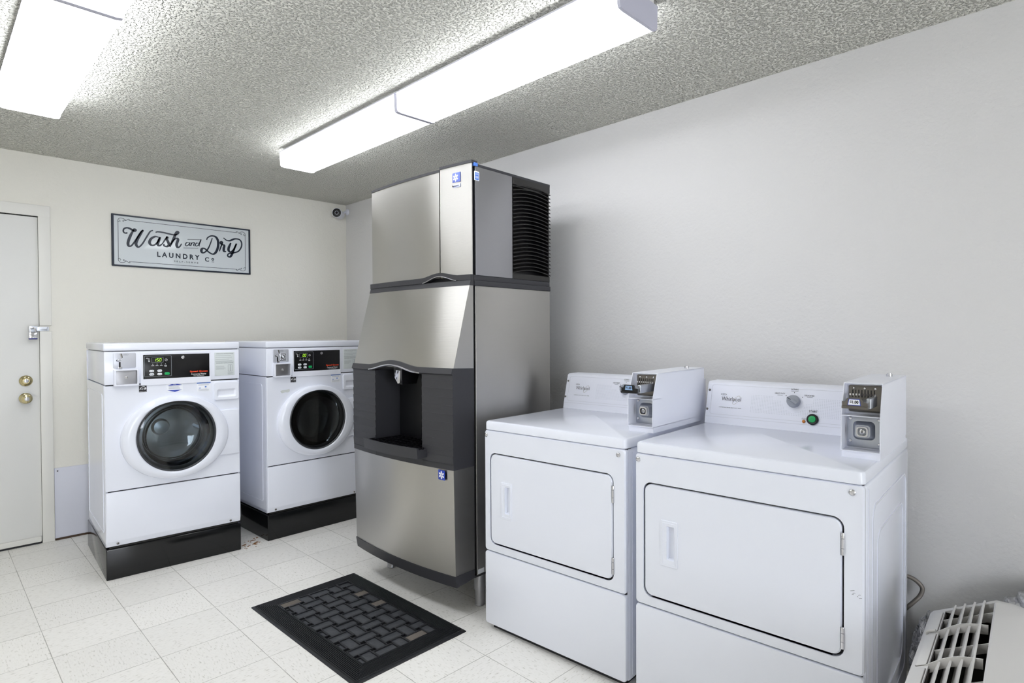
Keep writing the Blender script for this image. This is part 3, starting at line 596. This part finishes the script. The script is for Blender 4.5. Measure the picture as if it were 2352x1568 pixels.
a.loft([[(x, y, z) for x, y, z in ((cx - .034, -.14, 1.135), (cx + .034, -.14, 1.135), (cx + .034, -.03, 1.135), (cx - .034, -.03, 1.135))], [(cx - .030, -.142, 1.075), (cx + .032, -.142, 1.075), (cx + .032, -.04, 1.075), (cx - .030, -.04, 1.075)], [(cx - .004, -.136, 1.040), (cx + .028, -.136, 1.040), (cx + .028, -.05, 1.040), (cx - .004, -.05, 1.040)]])
ch = a.build('ice_chute', BLACKPL, ice)
a = MB(frame((cx + .002, -.144, 1.078), (1, 0, 0), (0, .06, 1))); a.loft([[(x, y, z) for x, y in ((-.021 + i, -.006), (.006, -.034 + i), (.021 - i, -.030 + i), (.021 - i, .030 - i), (-.016 + i, .032 - i), (-.021 + i, .026 - i))] for z, i in ((-.004, 0), (.002, 0), (.0035, .002))]); a.build('chute_badge', CHROME, ch, 'chrome badge on the chute')
# drip tray with wire grid
a = MB(); n = 14; tx0, tx1 = -.582, -.158
def tf(x): return -.215 - .02 * (1 - ((x - (tx0 + tx1) / 2) / ((tx1 - tx0) / 2)) ** 2)
a.loft([[(x, -.135, .722), (x, tf(x) + .006, .719), (x, tf(x), .768), (x, tf(x) + .010, .768), (x, tf(x) + .014, .756), (x, -.02, .756), (x, -.02, .706)] for x in [tx0 + (tx1 - tx0) * i / n for i in range(n + 1)]]); tr = a.build('drip_tray', DARKPL, ice)
a = MB()
for i in range(13):
    x = tx0 + .02 + i * (tx1 - tx0 - .04) / 12; a.box(x - .0018, x + .0018, max(tf(x) + .015, -.3), -.02 if RX0 < x < RX1 else -.14, .7565, .764)
for y in (-.205, -.17, -.13, -.09, -.05):
    e_ = .01 if y < -.14 else .045; a.box(tx0 + e_, tx1 - e_ * .7, y - .0015, y + .0015, .756, .762)
a.build('tray_grid', BLACKPL, tr)
# lower door and kick
a = MB(); curved(a, -W + .002, -.001, lambda x: [(-.008, .203), (-.008, .6795), (-.133 - bowf(x, .03), .6795), (-.124 - bowf(x, .032), .203)], 0); a.build('lower_door', STEEL, ice)
a = MB(); curved(a, -W, 0.001, lambda x: [(-.008, .166), (-.008, .204), (-.128 - bowf(x, .032), .204), (-.119 - bowf(x, .032), .152)], 0); a.build('kick_trim', DARKPL, ice)
def badge(o, X, Y, w_, h_, parent, bg):
    a = MB(frame(o, X, Y)); a.plate(-w_ / 2, w_ / 2, -h_ / 2, h_ / 2, -.0015, .0008, .001, .0003); b = a.build('snowflake_badge', bg, parent, 'blue badge with a white snowflake')
    a = MB(frame(o, X, Y)); a.m = a.m @ Matrix.Translation((0, 0, .0008)); snow(a, 0, 0, h_ * .43); a.build('snowflake', INKW, b)
badge((-.0655, -.1478, .652), (1, .045, 0), (0, -.018, 1), .042, .044, ice, BLUE)
# head
a = MB(); a.box(-W + .004, -.004, .006, .262, 1.552, 2.047); a.box(-W + .004, -.034, .26, D, 1.552, 2.047); a.build('head_body', BLACKPL, ice)
a = MB(); a.box(-.006, 0.0005, .009, .257, 1.552, 2.047, .001); a.build('head_side_cover', STEELS, ice, 'plain steel side cover')
DV = -.203
def hb(x): return -.012 - .022 * (1 - ((x + W / 2) / (W / 2)) ** 2)
a = MB(); curved(a, -W + .001, DV - .005, lambda x: [(-.010, 1.548), (-.010, 2.052), (hb(x), 2.052), (hb(x), 1.548)], 0); a.build('head_front_cover', STEEL, ice)
a = MB(); curved(a, DV + .0015, -.001, lambda x: [(-.009, 1.548), (-.009, 2.062), (hb(x) - .0005, 2.062), (hb(x) - .0005, 1.548)], 0); a.build('head_front_door', STEEL, ice, 'narrow steel front door with badge')
a = MB(); curved(a, -W, DV - .001, lambda x: [(.02, 2.050), (.02, 2.062), (hb(x) - .002, 2.062), (hb(x) - .002, 2.050)], 0); a.box(-W, .001, .0, D + .004, 2.046, 2.060, .002); a.build('head_top_cap', DARKPL, ice)
a = MB(); curved(a, DV, .001, lambda x: [(.02, 2.060), (.02, 2.072), (hb(x) - .004, 2.072), (hb(x) - .004, 2.060)], 0); a.build('door_cap', DARKPL, ice)
def h2(x):
    t = abs(x + .2) / .135
    return .5 + .5 * math.cos(PI * min(1, t))
a = MB(); curved(a, -W, .001, lambda x: [(-.006, 1.528 + .024 * h2(x)), (-.006, 1.553 + .018 * h2(x)), (hb(x) - .014, 1.553 + .018 * h2(x)), (hb(x) - .014, 1.528 + .027 * h2(x))], 0, 40); ba = a.build('head_bottom_trim', DARKPL, ice)
a = MB(); a.tube([(x, hb(x) - .0145, 1.5275 + .027 * h2(x)) for x in [-.315 + i * .23 / 20 for i in range(21)]], .0025, 8, 0); a.build('chrome_lip', CHROME, ba, 'thin chrome lip on the handle arch')
ld = Vector((-.104 - -.095, 0, 0))
badge((-.098, hb(-.098) - .001, 2.007), (1, .02, 0), (0, 0, 1), .058, .044, ice, mat('label_lilac_blue', (96, 112, 190), .4))
a = MB(frame((-.098, hb(-.098) - .001, 1.969), (1, .02, 0), (0, 0, 1))); a.plate(-.030, .030, -.008, .008, -.0015, .0006, .001, .0002); nl = a.build('name_plate', mat('label_lilac', (190, 196, 226), .4), ice)
a = MB(frame((-.098, hb(-.098) - .0017, 1.969), (1, .02, 0), (0, 0, 1))); a.text('Manitowoc', 0, 0, w=.044, h=.0085, bold=.02); a.build('maker_name', INK, nl)
a = MB(frame((.0006, .017, 2.004), (0, 1, 0), (0, 0, 1))); a.plate(-.0155, .0155, -.021, .021, -.001, .0007, .003, .0002); sk = a.build('blue_sticker', LABELW, ice, 'small white and blue sticker')
a = MB(frame((.0013, .017, 2.004), (0, 1, 0), (0, 0, 1))); a.plate(-.0125, .0125, -.018, .016, 0, .0005, .003, .0001); a.build('sticker_field', SKYBL, sk)
a = MB(frame((.0018, .017, 2.004), (0, 1, 0), (0, 0, 1))); a.text('ACE', 0, .008, h=.007); lines(a, -.009, .009, [-.002, -.006, -.010], .0014, .0004); a.build('sticker_print', INKW, sk)
a = MB(); a.box(-.02, .004, -.002, .022, 2.047, 2.063, .002); a.build('corner_clip', SKYBL, ice, 'blue corner clip')
# louvred air grille, slats bowed outwards
a = MB(); a.box(-.034, -.0005, .26, D, 1.552, 1.578); a.box(-.034, -.004, .26, D, 2.005, 2.047); a.box(-.036, -.004, D - .006, D, 1.56, 2.03); a.box(-.004, .003, .26, D, 2.012, 2.047, .001)
n = 12; NS = 23
for k in range(NS):
    z = 1.585 + k * (2.004 - 1.585) / (NS - 1)
    L = []
    for i in range(n + 1):
        y = .262 + (D - .004 - .262) * i / n; tt = i / n; bz = .018 * (1 - (2 * tt - 1) ** 2); o = .003 + .004 * tt
        L.append([(-.026, y, z + bz + .006), (o + .002, y, z + bz - .005), (o + .004, y, z + bz - .0015), (-.024, y, z + bz + .009)])
    a.loft(L)
a.build('air_grille', LOUV, ice, 'black louvred air grille')
for i, (x, y) in enumerate(((-.052, .072), (-.738, .062), (-.052, .48), (-.738, .48))):
    a = MB(); a.cyl((x, y, .075), (x, y, .164), .0275, 28); a.cyl((x, y, .0), (x, y, .078), .0225, 28); a.lathe([(.0225, .0), (.0238, .004), (.0225, .008)], (x, y, 0), 28); a.build('leg', STEELS, ice)

# ---------------------------------------------------------------- dryers
def dryer(loc, rz, label, cfg):
    W, D = .697, .719
    t = thing('dryer', label, 'dryer', loc, rz, 'white coin operated dryers')
    fm = lambda y: frame((0, y, 0), (1, 0, 0), (0, 0, 1))
    a = MB(); a.box(.0, W, .020, D, .022, .8655, .010); a.build('cabinet', ENAMEL, t)
    a = MB(frame((W + .0002, 0, 0), (0, 1, 0), (0, 0, 1)))
    a.ring(rrect(.10, D - .05, .10, .79, .05, 8), rrect(.106, D - .056, .106, .784, .045, 8), -.002, .0022); a.ring(rrect(.17, D - .11, .16, .70, .05, 8), rrect(.176, D - .116, .166, .694, .045, 8), -.002, .0022); a.box(.045, .049, .04, .85, -.001, .0018); a.build('side_embossing', ENAMEL, t)
    a = MB(); a.box(.02, W - .02, .03, D - .02, .0, .024); a.build('toe_kick', GAP, t)
    for q in ((.006, W - .006, .010, .03, .335, .350), (.006, W - .006, .012, .05, .862, .870)): MB().box(*q).build('seam', GAP, t)
    a = MB(); a.loft([[(x, y, z) for x, y in rrect(i, W - i, -.002 + i, D - i, .018 - i * .5, 6)] for z, i in ((.869, .0015), (.8705, 0), (.897, 0), (.903, .0025), (.9062, .008))]); a.build('top', ENAMEL, t)
    # front panel with door opening
    a = MB(fm(.018)); n = 8
    a.ring(rrect(.0, W, .3465, .8665, .012, n), rrect(.031, .6485, .379, .7725, .030, n), 0, .020, .005); a.loft([[(x, y, z) for x, y in rrect(.031, .6485, .379, .7725, .030, n)] for z in (.0155, .002)], False, True); a.build('front_panel', ENAMEL, t)
    a = MB(fm(.0165)); a.ring(rrect(.0312, .6483, .3792, .7723, .030, n), rrect(.037, .643, .386, .766, .026, n), .0005, .003); a.build('door_gap', GAP, t)
    a = MB(fm(.014)); hx0, hx1, hz0, hz1 = .1195, .1465, .5235, .637
    a.ring(rrect(.0365, .6425, .3855, .7665, .026, n), rrect(hx0, hx1, hz0, hz1, .001, n), -.002, .017, .004); dr = a.build('door', ENAMEL, t)
    a = MB(fm(-.003)); a.ring(rrect(.0965, .1585, .5005, .6545, .003, 3), rrect(hx0, hx1, hz0, hz1, .001, 3), -.001, .003, .001); a.loft([[(x, y, z) for x, y in rrect(hx0 + i * .3, hx1 - i, hz0 + i * .6, hz1 - i, .001, 3)] for z, i in ((.001, 0), (-.013, .009))], False, True)
    a.ring(rrect(.1035, .1525, .5085, .647, .002, 3), rrect(.1055, .1505, .5105, .645, .002, 3), .002, .0042); a.build('door_handle', PLASTW, dr, 'recessed white pull handle')
    for z0, z1 in ((.669, .732), (.409, .470)):
        a = MB(); x, y = .6455, -.0015; a.cyl((x, y, z0), (x, y, z0 + .018), .0055, 16); a.cyl((x, y, z0 + .019), (x, y, z1 - .018), .0055, 16); a.cyl((x, y, z1 - .017), (x, y, z1), .0055, 16, b=.003); a.box(x - .002, x + .0025, y, .01, z0, z1); a.build('hinge', CHROME, dr)
    a = MB(fm(.018)); a.plate(0, W, .028, .3425, 0, .020, .012, .005); a.build('lower_panel', ENAMEL, t)
    for x in (.0115, .668): screw(t, fm(-.002), x, .846, .0085)
    # control console
    y0, y1, z0, z1 = .572, .614, .906, 1.070
    a = MB(); L = []
    for x in (.0, cfg['cr']): L.append([(x, y0, z0), (x, y0 + .006, z0 + .028), (x, y1, z1), (x, y1 + .010, z1 + .007), (x, .705, z1 + .009), (x, .71, z0)])
    a.loft(L); cs = a.build('console', ENAMEL2, t)
    sl = Vector((0, y1 - y0 - .006, z1 - z0 - .028)).normalized()
    fc = frame((0, y0 + .006, z0 + .028), (1, 0, 0), sl)              # console face, y up the slope
    Hc = math.hypot(y1 - y0 - .006, z1 - z0 - .028)
    a = MB(fc); a.ring(rrect(.018, cfg['cr'] + .01, .010, Hc - .006, .010), rrect(.0192, cfg['cr'] + .01, .0112, Hc - .0072, .009), -.0005, .0007); a.box(.002, cfg['cr'], -.0006, .0006, -.001, .0006); a.build('face_outline', mat('faint_grey', (205, 207, 214), .5), cs)
    for x, y in ((.0085, Hc - .030), (.0055, .030)): screw(cs, fc, x, y, .0048, DZINC)
    yy = lambda z: (z - z0 - .028) / (z1 - z0 - .028) * Hc
    a = MB(fc); a.text('Whirlpool', .103, yy(1.0065), w=.080, h=.0225, bold=.0); a.text('COMMERCIAL DRYER HEAVY DUTY SERIES', .101, yy(.974), w=.092, h=.0033)
    a.ring(ellip(.070, yy(1.0265), .012, .0032, 24), ellip(.070, yy(1.0265), .0105, .0022, 24), 0, .0004); a.text('CSI', .070, yy(1.0265), h=.0028); a.build('maker_name', INK, cs)
    a = MB(fc); sp = [(.124 + .020 * math.cos(tq) * .5 + .010 * math.sin(tq), yy(1.006) + .018 * math.sin(tq) * 1.0) for tq in [PI * .15 + i * PI * 1.75 / 24 for i in range(25)]]; a.stroke(sp, .0008, .0004, 1); a.build('maker_swirl', mat('ink_bronze', (150, 140, 110), .5), cs)
    a = MB(fc)
    for i in range(cfg['nd']):
        for j in range(13):
            x = .185 + i * .0062; y = yy(.965) + j * .0056
            if math.hypot(x - .344, y - yy(1.016)) > .042 and not (.27 < x < .32 and y > yy(1.016)) and not (.366 < x < .41 and y > yy(1.01)): a.box(x - .0009, x + .0009, y - .0009, y + .0009, 0, .0004)
    a.build('dot_pattern', mat('faint_grey_dots', (190, 194, 204), .5), cs)
    kx, ky = .344, yy(1.0165)
    a = MB(fc); a.text('NORMAL', kx + .001, ky + .0475, w=.028, h=.0058, bold=.02); lines(a, kx - .012, kx + .014, [ky + .0405], .0012, .0004); a.text('HEAVY DUTY', kx - .052, ky + .0285, w=.038, h=.0055, bold=.01); lines(a, kx - .062, kx - .042, [ky + .0215], .0012, .0004)
    a.text('DELICATES', kx + .054, ky + .026, w=.034, h=.0055, bold=.01); lines(a, kx + .046, kx + .066, [ky + .0195], .0012, .0004)
    for dx, dy in ((-.029, .0205), (0, .0345), (.030, .0185)): a.lathe([(.0016, 0), (.0016, .0004)], (kx + dx, ky + dy, 0), 10, cap1=True)
    if cfg['start']: a.text('START', .4155, yy(.9845), w=.030, h=.0085, bold=.015); lines(a, .377, .391, [yy(.9575), yy(.954)], .001, .0004)
    a.build('dial_lettering', INK, cs)
    a = MB(fc); a.cyl((kx, ky, 0), (kx, ky, .016), .0245, 40, .0228, b=.002); kb = a.build('dial', KNOB, cs, 'grey cycle dial')
    a = MB(fc @ Matrix.Translation((kx, ky, .016)) @ Matrix.Rotation(-.55, 4, 'Z')); a.box(-.0215, .0215, -.0055, .0055, -.002, .010, .002); gr = a.build('dial_grip', KNOB, kb)
    a = MB(fc @ Matrix.Translation((kx, ky, .026)) @ Matrix.Rotation(-.55, 4, 'Z')); a.box(-.0205, -.005, -.0012, .0012, 0, .0004); a.build('dial_pointer', INK, kb)
    if cfg['start']:
        a = MB(fc); a.lathe([(.0205, 0), (.0205, .006), (.017, .009), (.013, .0085)], (.4155, yy(.955), 0), 40, cap1=True); sb_ = a.build('start_button_collar', BLACKPL, cs)
        a = MB(fc); a.lathe([(.0125, .007), (.0125, .012), (.009, .0135), (.004, .013)], (.4155, yy(.955), 0), 32, cap1=True); a.build('start_button', GREEN, sb_, 'green start button')
        a = MB(fc); a.lathe([(.006, 0), (.006, .002), (.004, .005), (.001, .006)], (.385, yy(.9455), 0), 20, cap1=True); a.build('indicator_lamp', AMBER, cs, 'amber indicator lamp')
    # coin box: open fronted steel case on a riser
    bx0, bx1, by, bs, bd = cfg['bx0'], cfg['bx1'], cfg['by'], cfg['bs'], .625
    a = MB(); a.box(bx0 + .001, bx1 - .001, by + .006, bd, .9055, .926); a.build('coin_box_riser', ENAMEL2, t)
    a = MB(); th = .0022
    for x in (bx0, bx1 - th):
        a.loft([[(xx, by, .926), (xx, by, 1.033), (xx, bs, 1.128), (xx, bd, 1.131), (xx, bd, .926)] for xx in (x, x + th)])
    a.loft([[(x, bs, 1.1265), (x, bs, 1.129), (x, bd, 1.132), (x, bd, 1.129)] for x in (bx0, bx1)])
    a.box(bx0, bx1, by + .001, bd, .926, .9285); a.box(bx0, bx1, by + .0005, by + .06, 1.031, 1.0335); a.box(bx0 + th, bx1 - th, by + .055, bd, .928, 1.128)
    cb = a.build('coin_box', ENAMEL2, t, 'white steel coin box')
    a = MB(); a.cyl((bx0 + .068, .535, 1.130), (bx0 + .068, .535, 1.140), .0095, 20); a.cyl((bx0 + .068, .535, 1.137), (bx0 + .068, .535, 1.142), .007, 16); a.build('top_lock', CHROME, cb)
    xc = (bx0 + bx1) / 2; yb = by + .0545
    fb = frame((xc, yb, 0), (1, 0, 0), (0, 0, 1))
    a = MB(fb); a.plate(-.042, .047, 1.040, 1.121, 0, .003, .006, .001); sp_ = a.build('slide_plate', DZINC, cb, 'worn metal slide plate')
    for x in (-.027, .002, .030): screw(sp_, fb @ Matrix.Translation((0, 0, .003)), x, 1.112, .0035)
    a = MB(fb)
    for i in range(8): a.box(-.0305 + i * .0082 - .0013, -.0305 + i * .0082 + .0013, 1.084, 1.107, .003, .0045)
    a.build('slide_slots', INK, sp_)
    a = MB(fb)
    for i in range(9): a.box(-.036 + i * .0082 - .0022, -.036 + i * .0082 + .0022, 1.090, 1.096, .003, .010)
    a.build('slide_teeth', CHROME, sp_)
    ys = cfg['sy']                                                    # front of the coin slide
    a = MB(); a.box(xc - .0285, xc + .024, ys + .006, yb, 1.064, 1.079); a.box(xc + .022, xc + .034, ys + .014, yb, 1.060, 1.090, .002); a.build('slide_tongue', ZINC, sp_)
    fsl = frame((xc - .004, ys, 0), (1, 0, 0), (0, 0, 1))
    a = MB(fsl); a.poly([(-.0335, 1.0605), (.0335, 1.0605), (.0335, 1.0775), (.022, 1.0785), (.018, 1.088), (.015, 1.0905), (-.019, 1.0905), (-.022, 1.088), (-.026, 1.0785), (-.0335, 1.0805)], -.006, .002)
    a.box(-.0335, .0335, 1.060, 1.067, .002, .006); bh = a.build('slide_handle', cfg['hm'], sp_, 'coin slide handle')
    a = MB(fsl @ Matrix.Translation((0, 0, .002))); a.poly([(-.019, 1.0695), (.0155, 1.0695), (.0125, 1.0885), (-.0155, 1.0885)], 0, .0008); pt = a.build('price_tag', BLUE if not cfg['navy'] else NAVY, bh, 'blue edged price tag')
    a = MB(fsl @ Matrix.Translation((0, 0, .0028))); a.poly([(-.0170, 1.0712), (.0137, 1.0712), (.0112, 1.0868), (-.0142, 1.0868)], 0, .0004); a.build('tag_face', LABELW if not cfg['navy'] else mat('label_pale_blue', (150, 184, 226), .4), pt)
    a = MB(fsl @ Matrix.Translation((0, 0, .0034))); a.text('$1.00', -.0016, 1.0790, w=.0225, h=.0105, bold=.035, z=.0002); a.build('price', INK, pt)
    # cash vault lock below the shelf
    a = MB(fb); a.plate(-.046, .049, .932, 1.028, 0, .003, .004, .001); vp = a.build('vault_plate', ZINC, cb, 'galvanised vault plate')
    for x, z in ((-.037, 1.019), (.040, 1.019), (-.037, .950), (.040, .945)): screw(vp, fb @ Matrix.Translation((0, 0, .003)), x, z, .0055)
    a = MB(fb); a.loft([[(x, y, z) for x, y in rrect(-.030 + i, .030 - i, .955 + i, 1.013 - i, .014 - i * .4, 6)] for z, i in ((.002, 0), (.006, .003), (.024, .008), (.026, .010))]); vb = a.build('vault_door', ZINC, vp)
    a = MB(fb); a.ring(rrect(-.017, .017, .967, 1.001, .010, 6), rrect(-.0115, .0115, .9725, .9955, .007, 6), .025, .033, .002); a.build('lock_guard', CHROME, vb)
    a = MB(fb); a.plate(-.0118, .0118, .972, .996, .024, .026, .007, .0005); a.build('lock_recess', BLACKPL if cfg['navy'] else ZINC, vb)
    a = MB(fb); a.lathe([(.0068, .025), (.0068, .031), (.005, .032)], (0, .984, 0), 24, cap1=True); lk = a.build('lock_cylinder', CHROME, vb)
    a = MB(fb); a.box(-.0013, .0013, .979, .989, .032, .0324); a.build('keyhole', INK, lk)
    return t
d1 = dryer((-.8949, -2.7464, 0), -PI / 2 + .061, 'white coin dryer next to the ice machine, its coin slide sticking out', dict(cr=.690, bx0=.611, bx1=.717, by=.164, bs=.200, sy=.092, nd=66, start=True, hm=BLACKPL, navy=True))
d2 = dryer((-.8683, -3.4938, 0), -PI / 2 + .0559, 'white coin dryer at the right, nearest the camera, with green start button', dict(cr=.690, bx0=.600, bx1=.7035, by=.176, bs=.211, sy=.126, nd=66, start=True, hm=DZINC, navy=False))
a = MB(frame((0, -.0023, 0), (1, 0, 0), (0, 0, 1)))
for x, y, l in ((.664, .575, .010), (.670, .570, .006), (.668, .566, .004), (.683, .568, .006), (.685, .560, .007), (.680, .563, .003)): a.stroke([(x, y), (x + l * .5, y + .002), (x + l, y + l * .5 - .001)], .0011, .0002, 3)
a.build('scuff_marks', INKG, d2)

# ---------------------------------------------------------------- rubber mat
mt = thing('floor_mat', 'black rubber scraper mat on the tile floor before the ice machine', 'mat', (-.9925, -1.8067, 0), -PI / 2 + .020)
ML, MWd = .905, .548        # local x runs from far to near, y from the left edge (0 = right edge, negative towards the left)
a = MB(); a.m = Matrix.Identity(4)
bw_, ns = .088, 11
x0, x1, y0, y1 = 0, ML, -MWd, 0
a.loft([[(x, y, z) for x, y in rrect(x0 + i, x1 - i, y0 + i, y1 - i, .006, 3)] for z, i in ((.0005, 0), (.0022, .0), (.0038, .012))], True, True)
for k in range(ns):
    i = .016 + k * (bw_ - .020) / (ns - 1)
    a.loft([[(x, y, z) for x, y in rrect(x0 + j, x1 - j, y0 + j, y1 - j, .0015, 1)] for z, j in ((.002, i - .0022), (.0092 + .002 * k / ns, i - .0012), (.0092 + .002 * k / ns, i + .0012), (.002, i + .0022))], False, False)
a.build('ridged_border', RUBBER, mt)
fx0, fx1, fy0, fy1 = bw_, ML - bw_, -MWd + bw_, -bw_
a = MB(); pads = MB(); ins = []
def web(mb, X0, X1, Y0, Y1, t=.0042, z=.0132):
    mb.ring([(X0, Y0), (X1, Y0), (X1, Y1), (X0, Y1)], [(X0 + t, Y0 + t), (X1 - t, Y0 + t), (X1 - t, Y1 - t), (X0 + t, Y1 - t)], .0035, z)
Lr, sr = .096, .054; pp = (Lr + sr) / 2
nx, ny = int((fx1 - fx0) / pp) + 1, int((fy1 - fy0) / pp) + 1
carpet = {(0, 4), (2, 0), (4, 0), (9, 1)}
for i in range(nx + 1):
    for j in range(ny + 1):
        cx, cy = fx0 + .03 + i * pp, fy1 - .02 - j * pp
        hx, hy = (Lr / 2, sr / 2) if (i + j) % 2 else (sr / 2, Lr / 2)
        X0, X1, Y0, Y1 = max(cx - hx, fx0), min(cx + hx, fx1), max(cy - hy, fy0), min(cy + hy, fy1)
        if X1 - X0 < .012 or Y1 - Y0 < .012: continue
        web(a, X0, X1, Y0, Y1)
        zt = .0085
        if (i, j) in carpet: ins.append((X0, X1, Y0, Y1))
        else: pads.box(X0 + .004, X1 - .004, Y0 + .004, Y1 - .004, .003, zt - (.003 if (i * 7 + j * 3) % 11 == 0 else 0), .001)
web(a, fx0 - .002, fx1 + .002, fy0 - .002, fy1 + .002, .004)
a.build('basket_weave', RUBBER, mt); pads.build('rubber_pads', PAD, mt)
for q in ins:
    c = MB(); c.box(q[0] + .004, q[1] - .004, q[2] + .004, q[3] - .004, .003, .0112, .001); c.build('carpet_insert', CARPET, mt, 'brown carpet insert')

# ---------------------------------------------------------------- rust flakes on the tiles between the washers
a = MB()
for cx, cy, sp, n in ((-1.235, -.965, .05, 30), (-1.18, -.90, .03, 10)):
    for i in range(n):
        x, y = cx + rnd.gauss(0, sp), cy + rnd.gauss(0, sp * .8)
        if x > -1.13 or x < -1.268: continue
        r = .003 + rnd.random() * .007
        a.poly([(x + r * (.5 + rnd.random()) * math.cos(k * PI / 3.5), y + r * (.4 + rnd.random()) * .8 * math.sin(k * PI / 3.5)) for k in range(7)], .0002, .0012)
o = a.build('rust_flakes', RUST, kind='stuff'); tag(o, 'brown rust flakes scattered on the floor between the two washers', 'debris')

# ---------------------------------------------------------------- air conditioner, bottom right
ac = thing('air_conditioner', 'white room air conditioner with louvred top, beside the right dryer', 'air conditioner', (-.50, -4.280, 0), PI + .058)
AL = 1.07
def zs(y): return .45 + .508 * y if y < .156 else .5305 - (y - .156) * .06
sec0 = [(0, .03), (0, .43), (.004, .446), (.012, .456)] + [(y, zs(y)) for y in (.036, .076, .12, .156)] + [(.19, .530), (.222, .524), (.236, .512), (.238, .03)]
a = MB()
def sect(x, k=1.): return [(x, y, z) for y, z in sec0]
GX0, GX1, GY0, GY1 = .032, .80, .042, .152
a.loft([[(0.006, .004 + y * .965, z - .004) for y, z in sec0], sect(.012), sect(GX0)])
a.loft([sect(GX1), sect(AL - .01), [(AL, .004 + y * .965, z - .004) for y, z in sec0]])
a.loft([[(x, y, z) for y, z in ((0, .03), (0, .43), (.004, .446), (.012, .456), (GY0, zs(GY0)), (GY0 + .002, .40), (GY0 + .002, .03))] for x in (GX0, GX1)])
a.loft([[(x, y, z) for y, z in ((GY1, .03), (GY1, zs(GY1)), (.156, zs(.156)), (.19, .530), (.222, .524), (.236, .512), (.238, .03))] for x in (GX0, GX1)])
a.build('cabinet', ACW, ac)
a = MB(); a.box(GX0, GX1, GY0, GY1, .38, .40); a.box(GX0 - .0, GX0 + .002, GY0, GY1, .4, zs(GY0) - .003); a.box(GX0, GX1, GY0, GY0 + .003, .4, zs(GY0) - .008); a.box(GX0, GX1, GY1 - .002, GY1, .4, zs(GY1) - .012); a.build('outlet_duct', DARK, ac)
a = MB(); a.box(.01, AL - .01, .005, .23, .0, .032); a.build('base_pan', GAP, ac)
vm = MB()
for y in (.064, .086, .108, .130):
    x0 = GX0 + .002; vm.loft([[(x, yy_ - (zs(y) + .006 - z) * .34, z) for x, z in ((x0, zs(y) - .042), (x0, zs(y) - .012), (x0 - .016, zs(y) + .004), (x0 - .012, zs(y) + .010), (x0 + .03, zs(y) + .006), (GX1, zs(y) + .006), (GX1, zs(y) - .042))] for yy_ in (y - .0021, y + .0021)])
for k in range(7):
    x = GX0 + .055 + k * .105; arc = k % 2 == 1
    n = 10; L = []
    for i in range(n + 1):
        y = GY0 - (.010 if arc else 0) + (GY1 - GY0 + (.004 if arc else 0)) * i / n; tq = i / n
        top = zs(y) + ((.014 * math.sin(PI * min(1, tq * 1.02))) if arc else -.006)
        L.append([(x - .0016, y, top - .024), (x + .0016, y, top - .024), (x + .0016, y, top), (x - .0016, y, top)])
    vm.loft(L)
vm.build('discharge_grille', ACW, ac)
sN = Vector((0, 1, .508)).normalized()
for q0, q1 in ((.045, .185), (.205, .40), (.42, .62)):
    a = MB(frame((0, 0, .45), (1, 0, 0), sN)); a.plate(q0 - .0012, q1 + .0012, .0165, .0442, -.002, .0010, .004, 0); a.build('flap_gap', DZINC, ac)
    a = MB(frame((0, 0, .45), (1, 0, 0), sN)); a.plate(q0, q1, .0175, .043, -.002, .0028, .004, .001); a.build('control_flap', ACW, ac)
a = MB(frame((0, 0, .45), (1, 0, 0), sN)); a.tube([(.194, .016, .001), (.194, .024, .007), (.194, .043, .007)], .004, 8); a.build('flap_catch', ACW, ac)

# ---------------------------------------------------------------- hose, wrap and duct behind the dryer
a = MB(); a.tube([(-.07, -4.06, .42), (-.055, -4.115, .385), (-.042, -4.155, .370), (-.036, -4.180, .345), (-.040, -4.176, .315), (-.055, -4.155, .285), (-.07, -4.12, .24), (-.07, -4.08, .16), (-.06, -4.07, .008)], .0075, 12)
tag(a.build('supply_hose', HOSE), 'grey braided hose looping out behind the right dryer', 'hose')
def crumple(mb, c, r, seed, amp, sub=4):
    t = bmesh.new(); bmesh.ops.create_icosphere(t, subdivisions=sub, radius=1)
    mp = {}
    for v in t.verts:
        n = noise.noise(v.co * 2.3 + Vector((seed, 0, 0))) + .6 * abs(noise.noise(v.co * 5.5 + Vector((0, seed, 0)))) + .4 * noise.noise(v.co * 11)
        p = v.co * (1 + amp * n); mp[v] = mb._v((c[0] + p.x * r[0], c[1] + p.y * r[1], max(.001, c[2] + p.z * r[2])))
    for f in t.faces: mb._f([mp[v] for v in f.verts])
    t.free()
a = MB(); crumple(a, (-.165, -4.222, .13), (.135, .045, .155), 3.1, .25, 5)
tag(a.build('plastic_wrap', WRAP, flat=True), 'crumpled clear plastic wrap squeezed between right dryer and air conditioner', 'plastic wrap')
pts = [Vector(p) for p in catmull([(-.13, -4.36, .15), (-.10, -4.42, .315), (-.085, -4.52, .40), (-.085, -4.68, .43), (-.10, -4.86, .36), (-.13, -4.98, .18), (-.14, -5.02, .055)], 22)]
a = MB(); a.tube(pts, lambda t: .050 + .006 * math.sin(t * 2 * PI * 22), 20, 0)
tag(a.build('flexible_duct', FOIL), 'silver foil flexible duct behind the air conditioner', 'duct')
